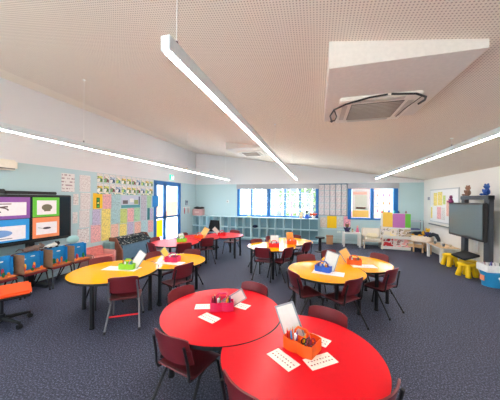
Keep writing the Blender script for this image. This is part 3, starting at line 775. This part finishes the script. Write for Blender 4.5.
# drawings on the window
t = poster('window_painting', 'orange and grey painting filling left pane of right window', 'painting', 'back', 1.24, 1.82, .97, 2.0, mat('painting_ground', (240,234,230), .7), None, 0,
    [('hill', -.27, .26, -.5, -.26, mat('hill_yellow', (250,206,110), .7)), ('lettering', -.16, .16, -.2, -.14, mat('lettering_red', (206,96,80), .7)), ('shape', -.2, .2, -.24, .3, mat('grey_green_wash', (222,224,210), .7)), ('stripe', -.26, .2, .32, .42, mat('salmon_wash', (246,190,170), .7))])
t.location.y = YB+.004
DR = [('pink', (236,120,160)), ('green', (120,180,120)), ('blue', (110,140,210)), ('orange', (240,160,90)), ('brown', (160,110,80)), ('purple', (160,110,190))]
i = 0
for r_ in range(3):
    for c_ in range(3):
        u0 = 2.0+c_*.19; z0 = 1.12+r_*.28; nm, cc = DR[(r_*2+c_) % 6]
        o = poster('window_drawing', 'small drawing on right pane of right window, %s row, %s' % (['lowest','middle','top'][r_], ['left','centre','right'][c_]), 'drawing', 'back', u0, u0+.16, z0, z0+.22, MATS.get('drawing_paper') or backlit('drawing_paper', (240,238,236)), 'small drawings on the right window pane', 0,
            [('figure_body', -.025, .025, -.06, .02, mat('draw_'+nm, cc, .7)), ('figure_head', -.018, .018, .025, .06, mat('draw_dark', (110,100,110), .7)), ('figure_ground', -.06, .06, -.085, -.07, mat('draw_g', (150,190,150), .7))])
        o.location.y = YB+.004

# exit sign above the doors, with a running figure
t = thing('exit_sign', 'small green running man exit sign above glass doors', 'sign', (XL, 7.55, 2.24))
G().box(0,.03,-.15,.15,0,.26,.006).build('sign_box', PLAST, t)
s_ = G().box(.03,.034,-.13,.13,.03,.23).build('sign_face', mat('exit_green', (40,170,150), .5, emit=(60,200,180), estr=.6), t)
g = G(); g.cyl((.034,.0,.19),(.037,.0,.19),.02); g.box(.034,.037,-.02,.025,.10,.165, rot=(.3,0,0)); g.box(.034,.037,-.055,.0,.055,.085, rot=(.7,0,0)); g.box(.034,.037,.01,.07,.06,.085, rot=(-.6,0,0)); g.box(.034,.037,.02,.07,.13,.15, rot=(-.4,0,0))
g.box(.034,.037,.085,.115,.05,.21)
g.build('running_figure', mat('sign_white', (245,250,250), .5, emit=(255,255,255), estr=.6), s_)
# wall intercom and hanging keys right of the doors
t = thing('wall_intercom', 'small grey intercom panel right of the glass doors', 'intercom', (XL, 8.62, 1.34))
G().box(0,.03,-.09,.09,0,.2,.006).build('housing', mat('intercom_grey', (150,165,180), .4), t); G().box(.03,.034,-.06,.06,.1,.17).build('display', mat('dark_glass', (110,130,150), .15), t)
t = thing('lanyard_hooks', 'hanging pink and white lanyards below the wall intercom', 'lanyards', (XL, 8.62, 1.0))
G().box(0,.02,-.25,.25,.24,.27).build('hook_rail', WHITE, t)
for y, c in ((-.18, PINK), (-.05, WHITE), (.1, MATS['dusty_pink']), (.2, PLAST)):
    G().tube([(.02,y,.25),(.03,y-.02,.1),(.03,y,.0),(.03,y+.02,.1),(.02,y,.25)], .008).build('lanyard', c, t)
t = thing('wall_air_conditioner', 'white wall unit high at the left frame edge', 'air conditioner', (XL, 2.35, 2.06))
G().box(0,.2,-.5,.5,0,.17,.03).build('housing', mat('warm_white_plastic', (236,226,210), .4), t); G().box(.14,.202,-.45,.45,.01,.03).build('vent', mat('vent_grey', (110,105,100), .5), t)

# ------------------------------------------------------------------ left screen with four animal cards
t = thing('interactive_screen', 'large black screen on left wall showing four coloured animal cards', 'screen', (-4.9, 2.72, 0))
G().box(0,.08,-1.0,.965,.80,1.65,.012).build('frame', BLACKP, t)
sc = G().box(.08,.084,-.95,.93,.85,1.615).build('screen_panel', mat('dark_screen', (26,38,46), .12), t)
G().box(-.02,.06,-.08,.70,1.655,1.71,.01).build('camera_bar', BLACKP, t)
G().box(-.02,.06,-.9,-.09,1.655,1.735,.01).build('camera_bar', BLACKP, t)
G().box(-.1,0,-.25,.25,1.0,1.4).build('wall_mount', BLACK, t)
for y in (-.45, .25): G().box(-.06,.02,y,y+.1,0,.80).build('stand_post', BLACK, t)
for y_ in (-.6, .35): G().box(-.12,.3,y_,y_+.1,0,.05).build('stand_foot', BLACK, t)
def vis(name, y0, y1, z0, z1, col, inner, labelled, art):
    p = G().box(.0845,.087,y0,y1,z0,z1).build('picture_card', solid(name, col, .5), t, smooth=False)
    p['label'] = labelled
    G().box(.0872,.0885,*inner).build('white_inset', mat('inset_white', (244,236,238), .5), p, smooth=False)
    art(p, (inner[0]+inner[1])/2, (inner[2]+inner[3])/2)
def a1(p, y, z):
    m = mat('lizard_brown', (96,70,70), .7)
    pts = [(.0895, y+.16*math.cos(a)*(1-a*.09), z-.02+.055*math.sin(a)*(1-a*.06)) for a in [i*.35 for i in range(17)]]
    G().tube(pts, .010, 6).tube([(.0895,y-.05,z+.02),(.0895,y+.15,z+.04)], .012, 6).build('lizard_drawing', m, p)
    G().box(.0886,.0892,y-.2,y+.2,z+.075,z+.09).build('heading', m, p)
def a2(p, y, z): G().box(.0886,.0892,y-.05,y+.06,z-.07,z+.05).ball((.0888,y,z), (.001,.09,.06)).build('frog_drawing', mat('frog_olive', (120,110,90), .7), p)
def a3(p, y, z):
    G().ball((.0888,y+.02,z), (.001,.2,.06)).build('whale_drawing', mat('whale_blue', (120,160,214), .7), p)
    G().box(.0886,.0892,y-.22,y+.22,z-.09,z-.08).build('caption_line', MATS['draw_dark'], p)
def a4(p, y, z): G().ball((.0888,y,z), (.001,.07,.02)).tube([(.0888,y-.07,z),(.0888,y-.15,z+.02)], .003).build('insect_drawing', mat('insect_dark', (70,60,70), .7), p)
vis('card_purple', -.70, .235, 1.245, 1.605, (140,80,160), (-.64,.18,1.30,1.52), 'purple card with brown lizard drawing', a1)
vis('card_green', .275, .725, 1.25, 1.605, (96,190,50), (.34,.67,1.29,1.55), 'green card with brown frog drawing', a2)
vis('card_blue', -.70, .225, .87, 1.235, (40,150,220), (-.64,.17,.90,1.13), 'blue card with pale blue whale drawing', a3)
vis('card_orange', .275, .725, .87, 1.24, (240,140,90), (.33,.68,.93,1.15), 'orange card with small insect drawing', a4)

# chairs along the wall carrying painted box scenes
def diorama(y, lab, i):
    t = thing('diorama_box', lab, 'diorama', (-4.62, y, .372), 0, 'cardboard ocean dioramas on wall chairs')
    w, h = .19, .31
    m = mat('ocean_blue', (24,142,210), .7, noise=.15, nscale=8)
    G().box(-.08,-.07,-w,w,0,h).build('back_panel', m, t)
    G().box(-.08,.16,-w,-w+.006,0,h).build('side_flap', CARD, t)
    G().box(-.08,.0,w-.006,w,0,h-.02).build('side_flap', m, t)
    G().box(-.08,.12,-w,w,0,.006).build('base_flap', mat('sand_orange', (226,130,60), .8, noise=.3, nscale=30), t)
    G().box(-.069,-.06,-w+.01,w-.01,.01,h-.004).build('painted_sea', m, t)
    for k in range(7):
        cn = [(240,120,30),(40,150,70),(230,70,40),(240,190,40),(30,110,60),(200,60,90),(250,150,60)][(k+i) % 7]
        G().ball((.0+.06*math.sin(k*2.1+i), -w+.05+k*.045, .03+.02*(k % 3)), (.018,.02,.03+.012*(k % 3)), 8).build('coral', mat('coral_%d' % ((k+i) % 7), cn, .8), t)
    for k in range(2): G().ball((-.05, -.07+k*.13, .2+.03*k), (.008,.035,.012), 8).build('paper_fish', PLAST, t)
DL = ['blue ocean diorama box at the left frame edge, farthest left', 'blue ocean diorama box on wall chair under brown plush toy', 'blue ocean diorama box with white plush toy on top', 'blue ocean diorama box nearest to the printed wall charts']
WC = ['maroon chair against left wall holding the leftmost ocean diorama', 'maroon chair against left wall holding diorama with brown plush', 'maroon chair against left wall holding diorama with white plush', 'maroon chair against left wall holding the last ocean diorama']
for i, y in enumerate((2.42, 2.85, 3.27, 3.66)):
    diorama(y, DL[i], i)
    chair(-4.87, y, 0, WC[i])
def plush(name, label, loc, rz, col, s=1.0, col2=None, pose='lie', group=None):
    t = thing(name, label, 'soft toy', loc, rz, group)
    m = mat('plush_%d_%d_%d' % col, col, .95, noise=.15, nscale=60, bump=.6)
    m2 = mat('plush_%d_%d_%d' % col2, col2, .95, noise=.15, nscale=60, bump=.6) if col2 else m
    if pose == 'lie':
        G().ball((0,0,.05*s), (.13*s,.07*s,.05*s)).ball((.06*s,0,.06*s), (.07*s,.065*s,.055*s)).build('body', m, t)
        G().ball((.15*s,0,.08*s), (.055*s,.05*s,.048*s)).build('head', m2, t)
        for sx, sy in ((.08,.06),(.08,-.06),(-.09,.06),(-.09,-.06)): G().ball((sx*s,sy*s,.02*s), (.045*s,.02*s,.02*s), 10).build('leg', m2, t)
        for sy in (-1,1): G().ball((.14*s,sy*.035*s,.125*s), .016*s, 8).build('ear', m2, t)
        G().tube([(-.12*s,0,.05*s),(-.19*s,.02*s,.06*s),(-.23*s,.03*s,.03*s)], [.014*s,.012*s,.006*s]).build('tail', m, t)
    else:
        G().ball((0,0,.075*s), (.065*s,.055*s,.075*s)).build('body', m, t)
        G().ball((0,0,.185*s), (.055*s,.05*s,.05*s)).build('head', m2, t)
        for sx in (-1,1):
            G().ball((sx*.045*s,0,.235*s), .02*s, 8).build('ear', m2, t)
            G().ball((sx*.07*s,-.02*s,.10*s), (.022*s,.022*s,.05*s), 8, (0,sx*.5,0)).build('arm', m, t)
            G().ball((sx*.045*s,-.06*s,.025*s), (.026*s,.045*s,.024*s), 8).build('leg', m, t)
        for sx in (-1,1): G().ball((sx*.02*s,-.047*s,.195*s), .007*s, 6).build('eye', BLACKP, t)
    return t
plush('plush_animal', 'grey brown plush animal lying on ocean diorama boxes', (-4.68, 2.90, .684), math.radians(75), (112,92,84), .85)
plush('plush_animal', 'white and black plush animal on third diorama box', (-4.68, 3.22, .684), math.radians(100), (225,222,214), .75, (40,40,44))
t = thing('fabric_shade', 'pale teal round cushion on top of last diorama box', 'cushion', (-4.69, 3.62, .684))
G().ball((0,0,.085), (.07,.12,.085)).build('cushion_body', mat('pale_teal_fabric', (160,200,200), .8), t)
# ------------------------------------------------------------------ furniture below the wall display
t = thing('pink_armchair', 'low pink cushioned seat below white printed charts', 'armchair', (-4.86, 4.36, 0), 0)
G().box(-.22,.22,-.26,.26,.05,.26,.04).build('seat_cushion', mat('salmon_fabric', (222,132,124), .9, noise=.15, nscale=20), t)
G().box(-.24,-.12,-.27,.27,.2,.46,.04).build('backrest', MATS['salmon_fabric'], t)
for s in (-1,1): G().box(-.22,.2,s*.29-.03,s*.29+.03,.05,.36,.025).build('armrest', mat('pale_pink_fabric', (236,176,168), .9), t)
for sx in (-.18,.18):
    for sy in (-.22,.22): G().cyl((sx,sy,0),(sx,sy,.06),.02).build('leg', BLACKP, t)
t = thing('teal_box', 'grey teal storage box behind the low pink seat', 'box', (-4.99, 4.78, 0))
G().box(-.1,.1,-.08,.16,0,.50,.01).build('carton', mat('grey_teal', (120,160,160), .7), t); G().box(-.105,.105,-.085,.165,.46,.505,.005).build('lid', mat('grey_teal_lid', (140,176,176), .7), t)
t = thing('book_display_unit', 'wooden book display with dark patterned cover below wall display', 'book display', (-4.87, 5.42, 0))
for s in (-1, 1):
    g = G(); v = [g.bm.verts.new((x, s*.56+dy, z)) for dy in (-.02,.02) for x, z in ((-.22,0),(.22,0),(.2,.3),(.0,.60),(-.2,.60))]
    for f in ((0,1,2,3,4),(9,8,7,6,5)): g.bm.faces.new([v[i] for i in f])
    for i in range(5): g.bm.faces.new((v[i], v[(i+1)%5], v[5+(i+1)%5], v[5+i]))
    g.build('side_panel', mat('brown_wood', (140,84,66), .6, noise=.15, nscale=10), t)
G().box(-.2,.19,-.54,.54,.04,.40).build('front_panel', mat('denim_blue', (96,128,150), .7, noise=.1, nscale=12), t)
G().box(-.2,.02,-.54,.54,.4,.5).build('shelf_body', MATS['denim_blue'], t)
o = G().box(-.16,.20,-.56,.56,.495,.52,.008, rot=(0,.5,0)).build('patterned_cover', picture('dark_pattern', [(24,26,34),(24,26,34),(30,60,70),(24,26,34),(190,190,180)], 16), t)
o = G().ball((-.02,.0,.555), (.13,.5,.04)).build('folded_cloth', MATS['dark_pattern'], t)

# ------------------------------------------------------------------ right back corner: play corner
# small white table
t = thing('white_side_table', 'small white table under the right window corner', 'table', (1.16, 8.95, 0))
G().box(-.28,.28,-.2,.2,.44,.49,.006).build('tabletop', WHITE, t)
for sx in (-1,1):
    for sy in (-1,1): G().box(sx*.25-.028,sx*.25+.028,sy*.17-.028,sy*.17+.028,0,.44).build('leg', WHITE, t)
plush('plush_animal', 'dark blue and brown plush toy on the small white table', (1.02, 8.92, .491), 0, (60,56,96), 1.15, (150,110,80), 'sit')
t = thing('pink_doll', 'pink doll figure on right side of small white table', 'doll', (1.36, 8.95, .491))
G().cyl((0,0,0),(0,0,.16),.06,.025,16).build('dress', mat('doll_pink', (246,130,170), .6), t); G().ball((0,0,.2), .035).build('head', mat('doll_skin', (240,190,170), .6), t)
t = thing('small_jar', 'small dark topped jar in middle of white side table', 'jar', (1.2, 8.95, .491))
G().cyl((0,0,0),(0,0,.09),.028).build('glass_body', mat('jar_tan', (200,180,150), .4), t); G().cyl((0,0,.09),(0,0,.11),.03).build('lid', BLACKP, t)
# armchair with cream cushion
t = thing('childs_armchair', 'white framed child armchair with cream cushion below right window', 'armchair', (1.80, 8.88, 0))
FR = mat('pale_frame', (228,214,196), .5)
for sx in (-1,1):
    for y, h in ((-.2,.42),(.2,.62)): G().box(sx*.27-.018,sx*.27+.018,y-.018,y+.018,0,h).build('leg', FR, t)
    G().box(sx*.27-.02,sx*.27+.02,-.22,.22,.40,.425).build('armrest', FR, t)
    G().box(sx*.27-.014,sx*.27+.014,-.2,.2,.2,.225).build('side_rail', FR, t)
G().box(-.27,.27,-.21,.2,.22,.25).build('seat_frame', FR, t)
G().box(-.25,.25,-.2,.16,.25,.32,.025).build('seat_cushion', mat('cream_cushion', (240,232,220), .9), t)
G().box(-.25,.25,.14,.21,.32,.64,.03,rot=(-.12,0,0)).build('back_cushion', MATS['cream_cushion'], t)
G().box(-.27,.27,.19,.215,.60,.64).build('back_rail', FR, t)
p = thing('scatter_cushion', 'small cream scatter cushion resting on the child armchair', 'cushion', (1.8, 8.86, .322), 0)
G().box(-.18,.18,-.05,.05,0,.17,.045,rot=(-.3,0,0)).build('cover', mat('cream_linen', (246,236,206), .9), p)
t = thing('waste_bin', 'small brown paper bag bin beneath the yellow sheet', 'bin', (.45, 9.1, 0))
G().prism([(-.11,-.09),(.11,-.09),(.11,.09),(-.11,.09)], 0, .3).build('tub', mat('kraft', (196,150,110), .8), t); G().box(-.12,.12,-.1,.1,.28,.31).build('rim', mat('kraft_dark', (170,124,90), .8), t)
t = thing('pedestal_stool', 'black round pedestal stool before the cubby shelf end', 'stool', (.1, 7.65, 0))
G().cyl((0,0,.42),(0,0,.46),.14,.14,28).build('seat', BLACKP, t); G().cyl((0,0,.03),(0,0,.42),.045).build('pillar', BLACK, t); G().cyl((0,0,0),(0,0,.03),.17,.14,28).build('foot_plate', BLACK, t)
t = thing('power_outlet', 'green lit double outlet low between the windows', 'outlet', (.8, YB, .38))
G().box(-.07,.07,-.012,0,0,.07).build('plate', PLAST, t); G().box(-.05,-.02,-.016,-.012,.02,.05).box(.02,.05,-.016,-.012,.02,.05).build('socket', mat('socket_green', (120,220,180), .5), t)
# book display rack with posters
t = thing('book_rack', 'tall white book display rack right of child armchair', 'book rack', (2.46, 8.72, 0), math.radians(-6))
G().box(-.42,.42,.0,.28,.0,.72).build('body', WHITE, t)
G().box(-.42,.42,.02,.05,.72,1.18).build('header_panel', WHITE, t)
for z in (.02,.36): G().box(-.42,.42,-.05,.0,z,z+.03).box(-.42,.42,-.055,-.045,z,z+.09).build('book_ledge', WHITE, t)
def q_(nm, lab, cat, x0, x1, z0, z1, m, y=-.02, ti=.0, grp=None):
    o = G().box(x0,x1,-.004,.004,0,z1-z0).build(nm, m, smooth=False)
    c, s = math.cos(math.radians(-6)), math.sin(math.radians(-6))
    o.location = (2.46-y*s, 8.72+y*c, z0); o.rotation_euler = (-ti, 0, math.radians(-6)); tag(o, lab, cat, grp)
q_('paper_sheet', 'yellow poster on the left of the book rack header', 'poster', -.36, -.08, .73, 1.21, mat('warm_yellow_paper', (252,206,84), .7), .012)
q_('paper_sheet', 'purple poster in the middle of book rack header', 'poster', -.08, .27, .72, 1.17, mat('orchid_paper', (200,120,190), .7), .012)
q_('paper_sheet', 'green poster at right end of book rack header', 'poster', .27, .42, .73, 1.17, mat('grass_paper', (110,200,70), .7), .012)
BK = [('red picture book on the lower left of book rack', -.42,-.06,.05,.35,(206,40,50)), ('pink picture book on the lower right of book rack', -.03,.42,.05,.37,(250,180,176)),
      ('cream picture book at upper left of book rack', -.42,-.17,.40,.70,(244,236,214)), ('pale yellow picture book in upper middle of book rack', -.16,.06,.40,.66,(248,230,170)), ('brown covered picture book at upper right of book rack', .09,.42,.40,.68,(200,180,150))]
for l, x0, x1, z0, z1, c in BK:
    cov = picture('cover_'+l[:4].strip(), [c, c, (235,225,220), tuple(int(v*.7) for v in c), c], 5)
    q_('picture_book', l, 'book', x0, x1, z0, z1, cov, -.012, .03, 'picture books on the book rack')
for k, (dx, c, nm) in enumerate(((-.38,(200,50,60),'red'),(-.2,(60,90,180),'blue'),(-.02,(60,170,170),'teal'),(.1,(60,60,120),'navy'),(.3,(150,120,110),'brown'))):
    tt = thing('tiny_toy', 'tiny %s toy figure on top edge of book rack' % nm, 'toy', (2.46+dx, 8.76-dx*.1, 1.181)); 
    G().ball((0,0,.03), (.03,.02,.03), 8).ball((0,0,.07), .02, 8).build('figure', mat('tinytoy_'+nm, c, .6), tt)
# doll bed / bench with cushion
t = thing('wooden_bench', 'low light wood bench right of the book rack', 'bench', (3.0, 8.75, 0), math.radians(-35))
for sx in (-1,1):
    for sy in (-1,1): G().box(sx*.27-.02,sx*.27+.02,sy*.15-.02,sy*.15+.02,0,.36 if sx < 0 else .44).build('leg', WOOD, t)
G().box(-.29,.29,-.17,.17,.2,.235).build('bed_board', WOOD, t); G().box(-.29,.29,-.18,-.165,.14,.2).box(-.29,.29,-.18,-.165,.3,.34).build('side_rail', WOOD, t)
G().box(-.28,.28,-.16,.16,.235,.33,.02).build('mattress', MATS['cream_cushion'], t)
t = thing('white_cushion_box', 'cream padded box on the bench under dark plush toys', 'box', (3.1, 8.42, .0), math.radians(-35))
G().box(-.26,.26,-.13,.13,.34,.52,.02).build('carton', mat('pale_cream', (244,226,206), .8), t)
for sx in (-1,1): G().box(sx*.22-.015,sx*.22+.015,-.02,.02,0,.35).build('leg', WOOD, t)
plush('plush_animal', 'dark plush toy with yellow patches on cream box', (3.0, 8.5, .521), math.radians(-40), (38,44,60), 1.15, (240,180,40))
plush('plush_animal', 'blue and yellow plush toy beside the dark plush toy', (3.2, 8.30, .521), math.radians(-55), (50,60,120), 1.0, (240,190,50), 'sit')
# black curved toy (arched)
t = thing('toy_arch', 'dark grey arched plush toy hanging over the cream box edge', 'soft toy', (3.3, 8.1, .0))
G().tube([(-.1,.1,.56),(-.04,.02,.62),(.02,-.05,.6),(.05,-.1,.5),(.05,-.12,.44)], [.05,.055,.055,.045,.04], 10).build('body', mat('charcoal_plush', (48,52,60), .95), t)
# white play table
t = thing('play_table', 'white play table with wooden top edge by right wall', 'table', (3.27, 7.62, 0), math.radians(0))
G().box(-.2,.2,-.42,.42,.36,.39).build('tabletop', WHITE, t); G().box(-.205,.205,-.425,.425,.385,.40).build('top_board', WOOD, t)
for sx in (-1,1):
    for sy in (-1,1): G().box(sx*.17-.028,sx*.17+.028,sy*.37-.028,sy*.37+.028,0,.36).build('leg', WHITE, t)
for k, (dx, dy, c, nm) in enumerate(((-.05,-.2,(120,130,140),'grey tin'),(0,.0,(220,220,220),'white cup'),(-.08,.2,(90,100,110),'dark cup'),(.05,-.32,(200,180,150),'tan cup'))):
    tt = thing('small_cup', '%s standing on the white play table' % nm, 'cup', (3.27+dx, 7.62+dy, .401)); G().cyl((0,0,0),(0,0,.07),.028,.034,14).build('cup_body', mat('cup_'+nm[:4], c, .4), tt)
t = thing('wire_stand', 'white wire book stand behind the cushion bench', 'stand', (3.12, 9.1, 0))
for x in (-.22,.22):
    for y in (-.12,.12): G().cyl((x,y,0),(x,y,.95),.008).build('upright', GREYM, t)
for z in (.35,.62,.9): G().box(-.23,.23,-.13,.13,z,z+.015).build('wire_shelf', mat('wire_white', (214,220,224), .4), t)
for k in range(3):
    cc = [(200,90,110),(90,110,170),(190,200,210)][k]; nm = ['pink','blue','pale grey'][k]
    tt = thing('folded_item', '%s folder lying on wire stand shelf' % nm, 'folder', (3.1, 9.08, [.366,.636,.916][k])); G().box(-.15,.15,-.1,.1,0,.04,.005).build('folder_body', mat('folder_'+nm[:4], cc, .6), tt)
t = thing('wall_shelf', 'thin metal picture ledge below the pinned whiteboard', 'ledge', (XR, 8.1, .86))
G().box(-.07,0,-.75,.75,0,.012).box(-.07,-.062,-.75,.75,.012,.035).build('ledge_bar', GREYM, t)
# whiteboard on the right wall
t = thing('wall_whiteboard', 'framed whiteboard on right wall covered with pinned papers', 'whiteboard', (XR, 8.08, .95))
G().box(-.022,0,-.80,.80,0,1.0,.004).build('frame', mat('board_frame', (190,194,198), .4), t); G().box(-.026,-.02,-.77,.77,.03,.97).build('writing_surface', mat('board_white', (236,236,236), .3), t)
RB = [('yellow',8.62,8.40,1.45,1.84,'yellow sheet pinned at top left of right wall whiteboard'),('yellow',8.36,8.10,1.47,1.86,'second yellow sheet pinned on right wall whiteboard'),('pink',8.40,8.16,1.06,1.42,'pink sheet pinned below the second yellow sheet'),('white',8.12,7.95,1.05,1.4,'white sheet pinned right of the pink sheet'),('lime',8.05,7.92,1.5,1.75,'small green sheet right of the yellow sheets'),('white',7.72,7.55,1.1,1.4,'white sheet near right end of pinned whiteboard'),('peach',7.86,7.74,1.18,1.62,'narrow peach strip in middle of pinned whiteboard'),('yellow',8.8,8.7,1.06,1.4,'narrow yellow strip at left edge of pinned whiteboard')]
for c, a, b_, z0, z1, l in RB:
    o = poster('paper_sheet', l, 'poster', 'right', b_, a, z0, z1, P_(c, cols[c]), 'papers pinned on right wall whiteboard'); o.location.x = XR-.029
g = G()
poster('wall_decal', 'small curly black decal at left end of right whiteboard', 'decal', 'right', 8.95, 9.1, 1.62, 1.72, mat('decal_grey', (150,150,160), .6))
# big screen on a trolley
SXp = 3.2
t = thing('trolley_screen', 'large dark interactive screen on a black trolley stand', 'screen', (SXp, 6.42, 0), 0)
G().box(-.03,.04,-.65,.65,.78,1.56,.012).build('frame', BLACKP, t)
G().box(-.034,-.029,-.61,.61,.83,1.52).build('screen_panel', mat('grey_screen', (92,108,112), .16), t)
G().box(.05,.13,-.66,-.50,.02,1.71,.006).build('stand_post', mat('dark_grey_metal', (52,58,66), .45), t)
G().box(.05,.13,.14,.28,.02,1.71,.006).build('stand_post', MATS['dark_grey_metal'], t)
G().box(.03,.14,-.66,.28,1.63,1.715,.006).build('stand_top', MATS['dark_grey_metal'], t)
G().box(.04,.06,-.5,.15,.9,1.3).build('mount_plate', BLACK, t)
for y_ in (-.66, .18): G().box(.02,.2,y_,y_+.1,0,.06,.01).build('stand_foot', BLACK, t)
G().box(-.24,.05,-.42,.08,.40,.44,.004,rot=(0,-.35,0)).build('keyboard_shelf', BLACKP, t)
plush('plush_animal', 'brown plush toy sitting on top of trolley screen stand', (SXp+.085, 6.52, 1.716), math.radians(-90), (134,100,84), .95, (160,120,100), 'sit')
plush('plush_animal', 'blue plush toy sitting on right end of screen stand', (SXp+.085, 5.90, 1.716), math.radians(-90), (36,76,150), .95, (60,100,170), 'sit')
t = plush('plush_flower', 'purple plush toy perched on the left screen corner', (SXp, 7.04, 1.561), math.radians(-90), (140,60,110), .7, None, 'sit')
G().ball((0,-.0,.02), (.1,.04,.05)).build('petals', MATS['plush_140_60_110'], t)
# yellow stools
def ystool(x, y, rz, label):
    t = thing('childs_stool', label, 'stool', (x, y, 0), rz, 'yellow plastic stools')
    G().cyl((0,0,.235),(0,0,.275),.155,.155,28).cyl((0,0,.275),(0,0,.285),.155,.14,28).build('seat', YELP, t)
    for k in range(4):
        q = PI/4+k*PI/2; c_, s_ = math.cos(q), math.sin(q)
        G().tube([(c_*.09,s_*.09,.24),(c_*.115,s_*.115,.13),(c_*.145,s_*.145,.012),(c_*.146,s_*.146,0)], [.042,.045,.05,.042], 12).build('leg', YELP, t)
ystool(3.18, 7.0, .2, 'yellow plastic child stool next to the white play table')
ystool(3.08, 6.12, .5, 'yellow plastic child stool in front, beside the blue tub')
ystool(3.26, 6.44, .1, 'yellow plastic child stool mostly hidden behind the front one')
# blue tub with markers caddy
t = thing('storage_tub', 'light blue storage tub on floor below the screen', 'tub', (3.21, 5.58, 0), math.radians(5))
G().cyl((0,0,0),(0,0,.27),.15,.18,28).build('tub_body', CYAN, t); G().cyl((0,0,.262),(0,0,.275),.19,.19,28).build('rim', CYAN, t)
G().box(-.175,-.162,-.05,.05,.1,.2).build('label_plate', mat('label_orange', (240,150,110), .6), t)
t = thing('marker_box', 'white open box of markers on top of blue tub', 'box', (3.21, 5.59, .276), math.radians(5))
for bx in ((-.17,.17,-.14,-.134,0,.13),(-.17,.17,.134,.14,0,.13),(-.17,-.164,-.14,.14,0,.13),(.164,.17,-.14,.14,0,.13),(-.17,.17,-.14,.14,0,.006)):
    G().box(*bx).build('side_wall' if bx[5] > .1 else 'base', PLAST, t)
for k in range(8):
    nm, cc = [('black',(25,25,30)),('navy',(30,40,110)),('grey',(120,120,130)),('dark green',(20,80,50)),('dark red',(120,20,30)),('blue',(40,90,200)),('violet',(90,50,130)),('white',(235,235,235))][k]
    ball_pen('marker', '%s marker standing in the white box on blue tub' % nm, cc, 3.13+.05*(k % 4), 5.53+.1*(k//4), .285, .17, random.uniform(-.2,.2), k*.8, 'marker', 'markers in the white box')
t = thing('white_tub', 'white tub cut off by right frame edge', 'tub', (3.2, 5.05, 0))
G().cyl((0,0,0),(0,0,.26),.14,.17,24).build('tub_body', PLAST, t); G().cyl((0,0,.25),(0,0,.265),.18,.18,24).build('rim', PLAST, t)
t = thing('wall_power_box', 'small white cable box low on right wall behind screen', 'outlet', (XR, 6.6, .45))
G().box(-.03,0,-.06,.06,0,.35,.005).build('cover', PLAST, t)

# ------------------------------------------------------------------ camera, sky, exposure
cam = bpy.data.cameras.new('camera'); co = bpy.data.objects.new('camera', cam); C.objects.link(co)
F = 238.0
cam.sensor_width = 36; cam.lens = F/500*36; cam.clip_start = .02; cam.shift_y = 0
yaw = math.atan(67/F)
co.location = (0, 0, 1.6)
R = Matrix.Rotation(yaw, 4, 'Z') @ Matrix.Rotation(PI/2 - .7/F, 4, 'X') @ Matrix.Rotation(.008, 4, 'Z')
co.rotation_euler = R.to_euler()
S.camera = co
sun = bpy.data.lights.new('sun', 'SUN'); sun.energy = 22; sun.angle = .02; sun.color = (1,.98,.95)
so = bpy.data.objects.new('sun', sun); C.objects.link(so); so.location = (12, 3, 12)
so.rotation_euler = Vector((1, .12, 1.25)).to_track_quat('Z', 'Y').to_euler()
w = bpy.data.worlds.new('sky'); S.world = w; w.use_nodes = True
bg = w.node_tree.nodes['Background']; bg.inputs[0].default_value = (.82,.91,1,1); bg.inputs[1].default_value = 4.0
S.view_settings.view_transform = 'Standard'; S.view_settings.look = 'None'; S.view_settings.gamma = 1
S.view_settings.exposure = 1.2
S.cycles.max_bounces = 10; S.cycles.diffuse_bounces = 6
